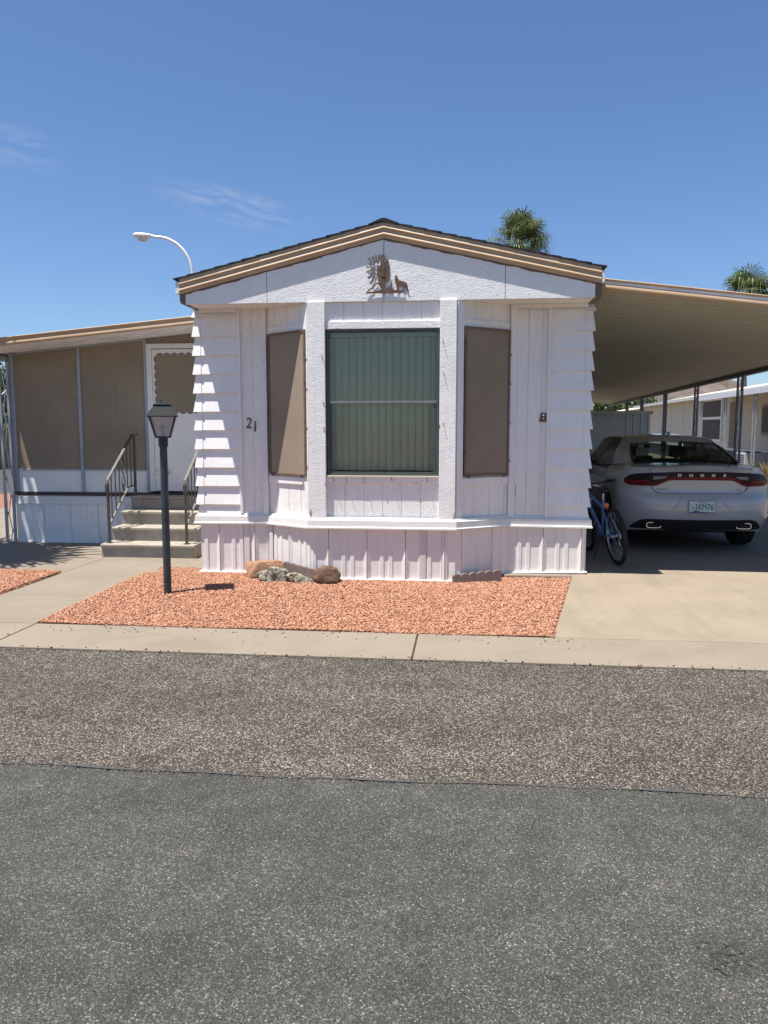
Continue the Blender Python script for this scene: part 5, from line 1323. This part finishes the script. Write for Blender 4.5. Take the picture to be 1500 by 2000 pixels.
m = MB(); m.tube([(0, .86, .76), (0, .85, .82), (0, .90, .85)], .014, 8); m.tube([(-.33, .80, .875), (-.10, .885, .85), (.10, .885, .85), (.33, .80, .875)], .012, 8); m.build('handlebar', 'black_metal', BK, local=True, smooth=60)
for s_ in (-1, 1): MB().tube([(s_ * .22, .832, .863), (s_ * .34, .797, .876)], .018, 10).build('grip', 'rubber', BK, local=True)
m = MB(); m.tube([st_, (0, .28, .80)], .013, 8); m.build('seat_post', 'alloy', BK, local=True)
sd = rockmesh((0, .27, .84), (.085, .135, .038), 4.4, 0, 3, .05)
sd.v = [(x * (1 if y < .30 else max(.35, 1 - (y - .30) * 5)), y, z) for x, y, z in sd.v]; sd.build('saddle', 'black_plastic', BK, local=True, smooth=60)
q = MB(); q.lathe([(.0001, 0), (.030, 0), (.030, .012), (.0001, .016)], (0, 0, 0), 18); q.xf(Matrix.Translation((0, .22, .66)) @ Matrix.Rotation(R(90), 4, 'X')); q.build('reflector', 'reflector_orange', BK, local=True)
m = MB(); m.tube([(-.02, .36, .30), (-.20, .30, -.0)], .008, 8); m.build('kickstand', 'black_metal', BK, local=True)
m = MB(); m.tube([(.03, .43, .29), (.05, .43, .29)], .085, 20); m.tube([(.05, .43, .29), (.07, .50, .14)], .009, 6); m.tube([(-.05, .43, .29), (-.07, .36, .44)], .009, 6); m.build('crank', 'alloy', BK, local=True)
for s_ in ((.115, .50, .14), (-.115, .36, .44)): MB().box(s_[0] - .045, s_[0] + .045, s_[1] - .03, s_[1] + .03, s_[2] - .01, s_[2] + .01).build('pedal', 'black_plastic', BK, local=True)
m = MB(); m.tube([(.04, .0, .33), (.045, .02, .27), (.045, -.01, .22), (.045, .03, .17)], .008, 6); m.tube([(.04, 0, .33), (.046, 0, .33)], .055, 16); m.build('derailleur', 'chrome', BK, local=True)
m = MB(); m.tube([(.045, 0, .388), (.045, .43, .375)], .004, 5); m.tube([(.045, .03, .165), (.045, .43, .205)], .004, 5); m.build('chain', 'black_metal', BK, local=True)

# ================================================================== BIN, SHED
bn = thing('wheeled_bin', 'black lidded bin standing ahead of the car by the home', 'bin', (2.0, 14.2, .06))
m = MB(); V = [(1.72, 13.93, .10), (2.28, 13.93, .10), (2.28, 14.47, .10), (1.72, 14.47, .10), (1.68, 13.87, 1.08), (2.36, 13.87, 1.08), (2.36, 14.53, 1.08), (1.68, 14.53, 1.08)]
m.add(V, [(0, 3, 2, 1), (4, 5, 6, 7), (0, 1, 5, 4), (1, 2, 6, 5), (2, 3, 7, 6), (3, 0, 4, 7)]); m.build('tub', 'black_plastic', bn, bevel=.02)
m = MB(); m.box(1.65, 2.40, 13.82, 14.56, 1.085, 1.13); m.build('lid', 'black_plastic', bn, bevel=.02)
for x in (1.74, 2.26): m = MB(); m.tube([(x - .03, 14.5, .16), (x + .03, 14.5, .16)], .10, 16); m.build('wheel', 'rubber', bn)
sh = thing('storage_shed', 'pale ribbed metal storage shed at the back of the carport', 'shed', (2.6, 18.5, .06))
m = MB()
def shedwall(A, B):
    A = Vector(A); B = Vector(B); Ln = (B - A).length; d = (B - A) / Ln; n = Vector((d.y, -d.x)); pts = []; s = 0
    while s < Ln - .02: pts += [(s, 0), (s + .10, 0), (s + .115, .014), (s + .14, .014)]; s += .155
    pts.append((Ln, 0)); return [tuple(A + d * a + n * b_) for a, b_ in pts]
m.sweep(shedwall((1.36, 17.5), (4.0, 17.5)), [(0, .06), (0, 1.90)]); m.sweep(shedwall((4.0, 17.5), (4.0, 20.2)), [(0, .06), (0, 1.90)])
m.build('wall', 'shed_metal', sh)
m = MB(); m.box(1.33, 4.05, 17.45, 20.25, 1.90, 1.97); m.build('roof', 'shed_metal', sh, bevel=.01)
m = MB(); m.box(1.9, 3.45, 17.475, 17.49, .10, 1.84); d_ = m.build('door', 'shed_metal', sh); m = MB(); m.box(2.68, 2.69, 17.470, 17.4745, .12, 1.82); m.build('door_gap', 'black_plastic', d_)

# ================================================================== NEIGHBOUR
nb = thing('neighbour_home', 'long cream mobile home beyond the carport with white eaves', 'mobile home', (9.15, 24.58, .0), (0, 0, R(-2.2)))
nb['_w'] = (0, 0, 0)
m = MB(); m.box(0, 7, -9, 20.5, .0, 2.80); m.build('wall', 'cream_wall', nb, local=True)
m = MB()
for y in [-6.0 + 2.44 * k for k in range(11)]: m.box(-.012, -.001, y, y + .035, .92, 2.78)
m.build('wall_batten', 'cream_wall', nb, local=True)
m = MB(); m.box(-.05, -.001, -9, 20.5, .82, .90); m.build('belt', 'white_vinyl', nb, local=True)
m = MB(); m.prism([(-.42, 2.80), (3.5, 3.55), (7.42, 2.80), (7.42, 2.76), (-.42, 2.76)], lambda u, v, t: (u, t, v), -9.4, 21); m.build('roof', 'cream_roof', nb, local=True)
m = MB(); m.box(-.47, -.42, -9.4, 21, 2.72, 2.84); m.build('gutter', 'dull_white', nb, local=True)
# awning over its front half
m = MB(); m.prism([(-1.25, 2.56), (-.48, 2.70), (-.48, 2.76), (-1.25, 2.62)], lambda u, v, t: (u, t, v), -9.4, 4.0); m.build('awning', 'dull_white', nb, local=True)
m = MB(); m.box(-1.30, -1.25, -9.4, 4.0, 2.52, 2.66); m.build('awning_edge', 'gutter_grey', nb, local=True)
for y in (-8.5, -5.2, -2.3, .5, 3.3): scrollpost(-1.18, y, .25, 2.56, nb, (0, 1), .22, 'galvanised', 'awning_post', 'chrome', True)
w_ = MB(); w_.box(-.06, -.002, 5.0, 7.7, 1.12, 2.70); w_ = w_.build('screened_window', 'white_plastic', nb, local=True)
for z0_, z1_ in ((2.02, 2.62), (1.18, 1.92)): MB().box(-.068, -.061, 5.12, 7.55, z0_, z1_).build('pane', 'dark_glass', w_, local=True)
MB().box(-.03, -.001, 3.3, 4.1, .92, 2.5).build('door', 'brown_paint', nb, local=True)
w_ = MB().box(-.05, -.001, -2.4, .7, 1.38, 2.32).build('window', 'frame_brown', nb, local=True)
MB().box(-.06, -.051, -2.3, .58, 1.47, 2.24).build('pane', 'interior_dark', w_, local=True)
MB().box(-.02, -.001, -9, 20.5, .20, .80).build('skirting', 'navy_mesh', nb, local=True)
MB().tube([(5, 3, 3.5), (5, 3, 4.2)], .06, 10).build('vent_pipe', 'gutter_grey', nb, local=True)
ac = thing('air_conditioner', 'grey boxy air conditioner on the ground by the cream home', 'air conditioner', (8.55, 24.3, .25), (0, 0, R(-2.2))); ac['_w'] = (0, 0, 0)
MB().box(-.35, .4, -.5, .45, 0, .62).build('cabinet', 'ac_grey', ac, local=True, bevel=.02)
m = MB()
for k in range(8): m.box(-.357, -.351, -.45, .40, .05 + k * .068, .08 + k * .068)
m.build('grille', 'navy_mesh', ac, local=True)
MB().lathe([(.26, 0), (.26, .02), (.24, .03), (.0001, .03)], (0, 0, .621), 20).build('fan_guard', 'black_metal', ac, local=True)
# second home further back and dark siding
n2_ = thing('neighbour_home', 'distant home with grey vertical siding behind the shed', 'mobile home', (10.0, 45.5, 0), (0, 0, R(-2.2))); n2_['_w'] = (0, 0, 0)
m = MB(); m.box(0, 8, 0, 16, 0, 2.65); m.build('wall', 'shed_metal', n2_, local=True)
m = MB(); m.prism([(-.4, 2.66), (4, 3.5), (8.4, 2.66)], lambda u, v, t: (u, t, v), -.4, 16.4); m.build('roof', 'cream_roof', n2_, local=True)
# raised gravel yard of the neighbour
m = MB().grid(20, 40, lambda u, v: (5.31 + 14 * u, 9 + 40 * v, -.02 + .28 * min(1, u * 4.5) + .02 * math.sin(17 * u + 9 * v)))
struct(m.build('neighbour_yard', 'tan_ground'))

# ================================================================== PLANTS
def fanpalm(name, loc, h, R_, label, seed, nf=46, group=None, trunk_r=.19, dead=True):
    r = random.Random(seed); t = thing(name, label, 'palm tree', (loc[0], loc[1], 0), group=group)
    x, y = loc; zc = h
    pts = [(x + .1 * math.sin(i * .7), y, i * (zc - .2) / 10) for i in range(11)]
    MB().tube(pts, [trunk_r * (1.5 - .5 * min(1, i / 2)) for i in range(11)], 12).build('trunk', 'bark', t, smooth=50)
    def fronds(n, e0, e1, mb, sc=1.0):
        for i in range(n):
            az_ = r.uniform(0, 2 * math.pi); e = R(r.uniform(e0, e1)); d = Vector((math.cos(az_) * math.cos(e), math.sin(az_) * math.cos(e), math.sin(e)))
            side = Vector((-math.sin(az_), math.cos(az_), 0)); up = side.cross(d) * -1
            if up.z < 0: up = -up
            vs_ = r.choice((.75, .9, 1.0, 1.0, 1.15)); pl_ = R_ * .45 * sc * r.uniform(.8, 1.1) * vs_; base = Vector((x, y, zc)); tip = base + d * pl_ + Vector((0, 0, -.08 * R_ * math.cos(e)))
            mb.tube([base, (base + tip) / 2 + Vector((0, 0, .04)), tip], [.02, .014, .01], 4)
            nb_ = 20; L_ = R_ * .62 * sc * r.uniform(.8, 1.12)
            for k in range(nb_):
                a = R(-115 + 230 * k / (nb_ - 1)); dd = (d * math.cos(a) + side * math.sin(a)); l = L_ * (.72 + .28 * math.cos(a)) * r.uniform(.85, 1.05)
                wv = (side * math.cos(a) - d * math.sin(a)) * (.028 * R_ / 1.8)
                p0 = tip; p1 = tip + dd * l * .55 + up * .03; p2 = tip + dd * l * .85 + Vector((0, 0, -l * r.uniform(.06, .22))); p3 = tip + dd * l * 1.0 + Vector((0, 0, -l * r.uniform(.25, .85)))
                mb.add([p0 - wv * .3, p0 + wv * .3, p1 + wv, p1 - wv, p2 + wv * .6, p2 - wv * .6, p3], [(0, 1, 2, 3), (3, 2, 4, 5), (5, 4, 6)])
        return mb
    fronds(nf, -38, 88, MB()).build('crown', 'palm_leaf', t)
    if dead: fronds(16, -80, -45, MB(), .8).build('dead_fronds', 'palm_dead', t)
    return t
fanpalm('palm_tree', (3.50, 55), 14.35, 2.35, 'full green fan palm rising behind the black shingle roof', 21, 62)
fanpalm('palm_tree', (20.3, 60), 11.4, 2.5, 'fan palm half hidden behind the carport roof edge', 22, 56)
fanpalm('palm_tree', (-7.75, 7.95), 5.0, 2.1, 'low fan palm by the porch that shades the patio slab', 23, 46)
def tree(name, loc, h, rad, label, seed, n=5000, leafmat='tree_leaf', ls=.16, group=None):
    r = random.Random(seed); t = thing(name, label, 'tree', (loc[0], loc[1], 0), group=group); x, y = loc
    m = MB(); m.tube([(x, y, -.1), (x + .1, y, h * .3), (x - .05, y, h * .6)], [rad * .10, rad * .08, rad * .04], 10)
    cl_ = []
    for i in range(14):
        a = r.uniform(0, 6.28); q = r.uniform(.2, .85) * rad; c = Vector((x + q * math.cos(a), y + q * math.sin(a), h * r.uniform(.42, .92))); cl_.append((c, rad * r.uniform(.28, .45)))
        m.tube([(x, y, h * .3), tuple((Vector((x, y, h * .45)) + c) / 2), tuple(c)], [rad * .05, rad * .03, rad * .012], 6)
    m.build('trunk', 'bark', t, smooth=50)
    m = MB()
    for i in range(n):
        c, rr = cl_[r.randrange(len(cl_))]; v = Vector((r.gauss(0, 1), r.gauss(0, 1), r.gauss(0, 1))).normalized() * rr * r.uniform(.45, 1.05) ** .6; v.z *= .75; p = c + v
        if p.z < h * .12: continue
        a = Vector((r.gauss(0, 1), r.gauss(0, 1), r.gauss(0, 1))).normalized(); b_ = a.cross(Vector((r.gauss(0, 1), r.gauss(0, 1), r.gauss(0, 1)))).normalized(); s_ = ls * r.uniform(.6, 1.3)
        m.add([p - a * s_, p + b_ * s_ * .5, p + a * s_, p - b_ * s_ * .5], [(0, 1, 2, 3)])
    m.build('crown', leafmat, t); return t
tree('background_tree', (-21.5, 34), 3.9, 2.4, 'bushy green tree behind the boundary wall, seen past the porch post', 31, 4500, group=None)
tree('background_tree', (-27.5, 45), 5.0, 3.2, 'further green tree beyond the boundary wall', 32, 3500)
tree('background_tree', (9.6, 66), 4.6, 3.0, 'green tree directly over the shed roof', 33, 4500)
tree('background_tree', (13.8, 70), 4.4, 3.0, 'green tree over the distant grey home roof', 34, 4500)
# dry grass clumps beside the driveway
for i, (gx, gy, hh) in enumerate([(5.45, 12.6, .75), (5.65, 13.6, .9), (5.5, 14.9, .6), (7.3, 19.5, .8)]):
    m = MB(); r = random.Random(50 + i)
    for k in range(260):
        a = r.uniform(0, 6.28); q = r.uniform(0, .16); bx, by = gx + q * math.cos(a), gy + q * math.sin(a); l = hh * r.uniform(.5, 1.1); sp3 = r.uniform(.1, .45) * l
        ex, ey = bx + sp3 * math.cos(a), by + sp3 * math.sin(a); px_, py_ = -math.sin(a) * .005, math.cos(a) * .005; z0 = 0.05
        m.add([(bx - px_, by - py_, z0), (bx + px_, by + py_, z0), (bx + (ex - bx) * .4 + px_, by + (ey - by) * .4 + py_, z0 + l * .7), (bx + (ex - bx) * .4 - px_, by + (ey - by) * .4 - py_, z0 + l * .7), (ex, ey, z0 + l * .95)], [(0, 1, 2, 3), (3, 2, 4)])
    tag(m.build('dry_grass_clump', 'dry_blade'), ['dry straw-coloured grass clump nearest to the car', 'tallest dry grass clump by the driveway edge', 'short dry grass clump behind the taller ones', 'dry grass clump in the yard before the cream home'][i], 'grass clump', 'dry grass clumps by the driveway')

# ================================================================== STREET LAMP
sl = thing('street_lamp', 'pale street lamp with a curved arm above the porch roof', 'street lamp', (-10.64, 30, 0))
MB().tube([(-10.64, 30, 0), (-10.64, 30, 4), (-10.64, 30, 7.2)], [.11, .09, .075], 14).build('pole', 'galvanised', sl, smooth=40)
pts = [(-10.64, 30, 7.2)] + [(-10.64 - 1.45 * (1 - math.cos(a)), 30, 7.45 + 1.55 * math.sin(a)) for a in [R(90) * i / 12 for i in range(13)]] + [(-12.35, 30, 9.06)]
MB().tube(pts, [.055] * len(pts), 10).build('arm', 'white_plastic', sl, smooth=40)
hd = MB(); sec = []
for (xx, w_, h0, h1) in [(-12.25, .05, 9.02, 9.10), (-12.4, .12, 8.98, 9.14), (-12.6, .17, 8.97, 9.17), (-12.85, .17, 8.99, 9.18), (-12.98, .08, 9.03, 9.16)]:
    sec.append([(xx, 30 + w_ * math.cos(a), (h0 + h1) / 2 + (h1 - h0) / 2 * math.sin(a)) for a in [2 * math.pi * k / 12 for k in range(12)]])
V = sum(sec, []); F = [(i * 12 + k, i * 12 + (k + 1) % 12, (i + 1) * 12 + (k + 1) % 12, (i + 1) * 12 + k) for i in range(4) for k in range(12)] + [tuple(range(12)), tuple(48 + k for k in range(12))]
hd.add(V, F); hd = hd.build('lamp_head', 'white_plastic', sl, smooth=50)
rockmesh((-12.62, 30, 8.94), (.22, .14, .11), 1.0, 0, 2, .02).build('lens', 'lens', hd, smooth=50)

# ================================================================== FAR LEFT STREET, WALL, HILLS
struct(MB().box(-18.3, -11.4, 5.3, 120, -.085, -.030).build('side_street', 'asphalt_far'))
m = MB().grid(6, 60, lambda u, v: (-11.3 + 1.99 * u, 6 + 60 * v, .0 + .01 * math.sin(20 * v + 7 * u))); struct(m.build('street_gravel', 'gravel_bed'))
bw = thing('boundary_wall', 'brown masonry wall with a pierced lower course across the side street', 'wall', (-18.6, 30, 0))
m = MB(); m.box(-18.7, -18.5, 16, 110, .62, 1.52); m.build('upper_courses', 'brick_tan', bw)
m = MB(); m.box(-18.66, -18.56, 16, 110, -.05, .62); m.build('lower_course', 'brick_tan', bw)
m = MB()
for k in range(60):
    y = 20 + .4 * k; m.box(-18.53, -18.50, y, y + .32, .12, .56)
m.build('pierced_blocks', 'lattice_tan', bw)
from mathutils import noise as mn
def hills(seed, az0, az1, prof, name):
    def fn(u, v):
        a = R(az0 + (az1 - az0) * u); dist = 2300 + 900 * v; hgt = lerp(az0 + (az1 - az0) * u, prof)
        e = 1 - abs(2 * v - 1) ** 1.4; n_ = mn.fractal(Vector((a * 40 + seed, v * 5, 0)), 1.0, 2.0, 6) * 22
        return (dist * math.sin(a), dist * math.cos(a), -5 + (hgt + n_) * e)
    struct(MB().grid(240, 24, fn).build(name, 'desert_hill', smooth=80))
hills(1.0, 2, 34, [(2, 5), (7, 30), (11, 110), (13.5, 152), (15.5, 165), (17.5, 170), (19, 140), (24, 110), (34, 10)], 'hills')
hills(4.0, -62, -26, [(-62, 60), (-45, 130), (-36, 115), (-32, 90), (-30, 45), (-26, 10)], 'hills')

# tidy: drop the helper property, name things by kind
for o in SC.objects:
    if '_w' in o: del o['_w']
    if o.get('label', 0) is None: del o['label']

# one object per separate piece where a builder above made several at once
def split_pieces(names):
    for o in list(SC.objects):
        if o.type != 'MESH' or o.name.split('.')[0] not in names: continue
        me = o.data; n = len(me.vertices); par = list(range(n))
        def find(a):
            while par[a] != a: par[a] = par[par[a]]; a = par[a]
            return a
        for e in me.edges:
            a, b_ = find(e.vertices[0]), find(e.vertices[1])
            if a != b_: par[a] = b_
        comps = {}
        for i in range(n): comps.setdefault(find(i), []).append(i)
        cs = []
        for ids in comps.values():
            co = [me.vertices[i].co for i in ids]
            cs.append([[min(c[k] for c in co) for k in range(3)], [max(c[k] for c in co) for k in range(3)], ids])
        merged = True
        while merged:
            merged = False
            for i in range(len(cs)):
                for j in range(i + 1, len(cs)):
                    gap = math.sqrt(sum(max(0, cs[i][0][k] - cs[j][1][k], cs[j][0][k] - cs[i][1][k]) ** 2 for k in range(3)))
                    if gap < 0.004:
                        cs[i] = [[min(cs[i][0][k], cs[j][0][k]) for k in range(3)], [max(cs[i][1][k], cs[j][1][k]) for k in range(3)], cs[i][2] + cs[j][2]]
                        del cs[j]; merged = True; break
                if merged: break
        if len(cs) < 2: continue
        for q, c in enumerate(cs):
            keep = set(c[2]); nm_ = me.copy(); b = bmesh.new(); b.from_mesh(nm_); b.verts.ensure_lookup_table()
            bmesh.ops.delete(b, geom=[v for v in b.verts if v.index not in keep], context='VERTS'); b.to_mesh(nm_); b.free()
            if q == 0: first = nm_
            else:
                d = o.copy(); d.data = nm_; COL.objects.link(d); d.parent = o.parent
        o.data = first
split_pieces({'front_wall', 'batten', 'bay_side_wall', 'window_trim', 'bay_front_wall', 'clip', 'frieze_board', 'upright', 'screen_rail', 'inner_frame', 'screw', 'window_band', 'wall_batten', 'post', 'eave_board', 'gutter', 'gable_panel', 'nail_head', 'paint_chip'})
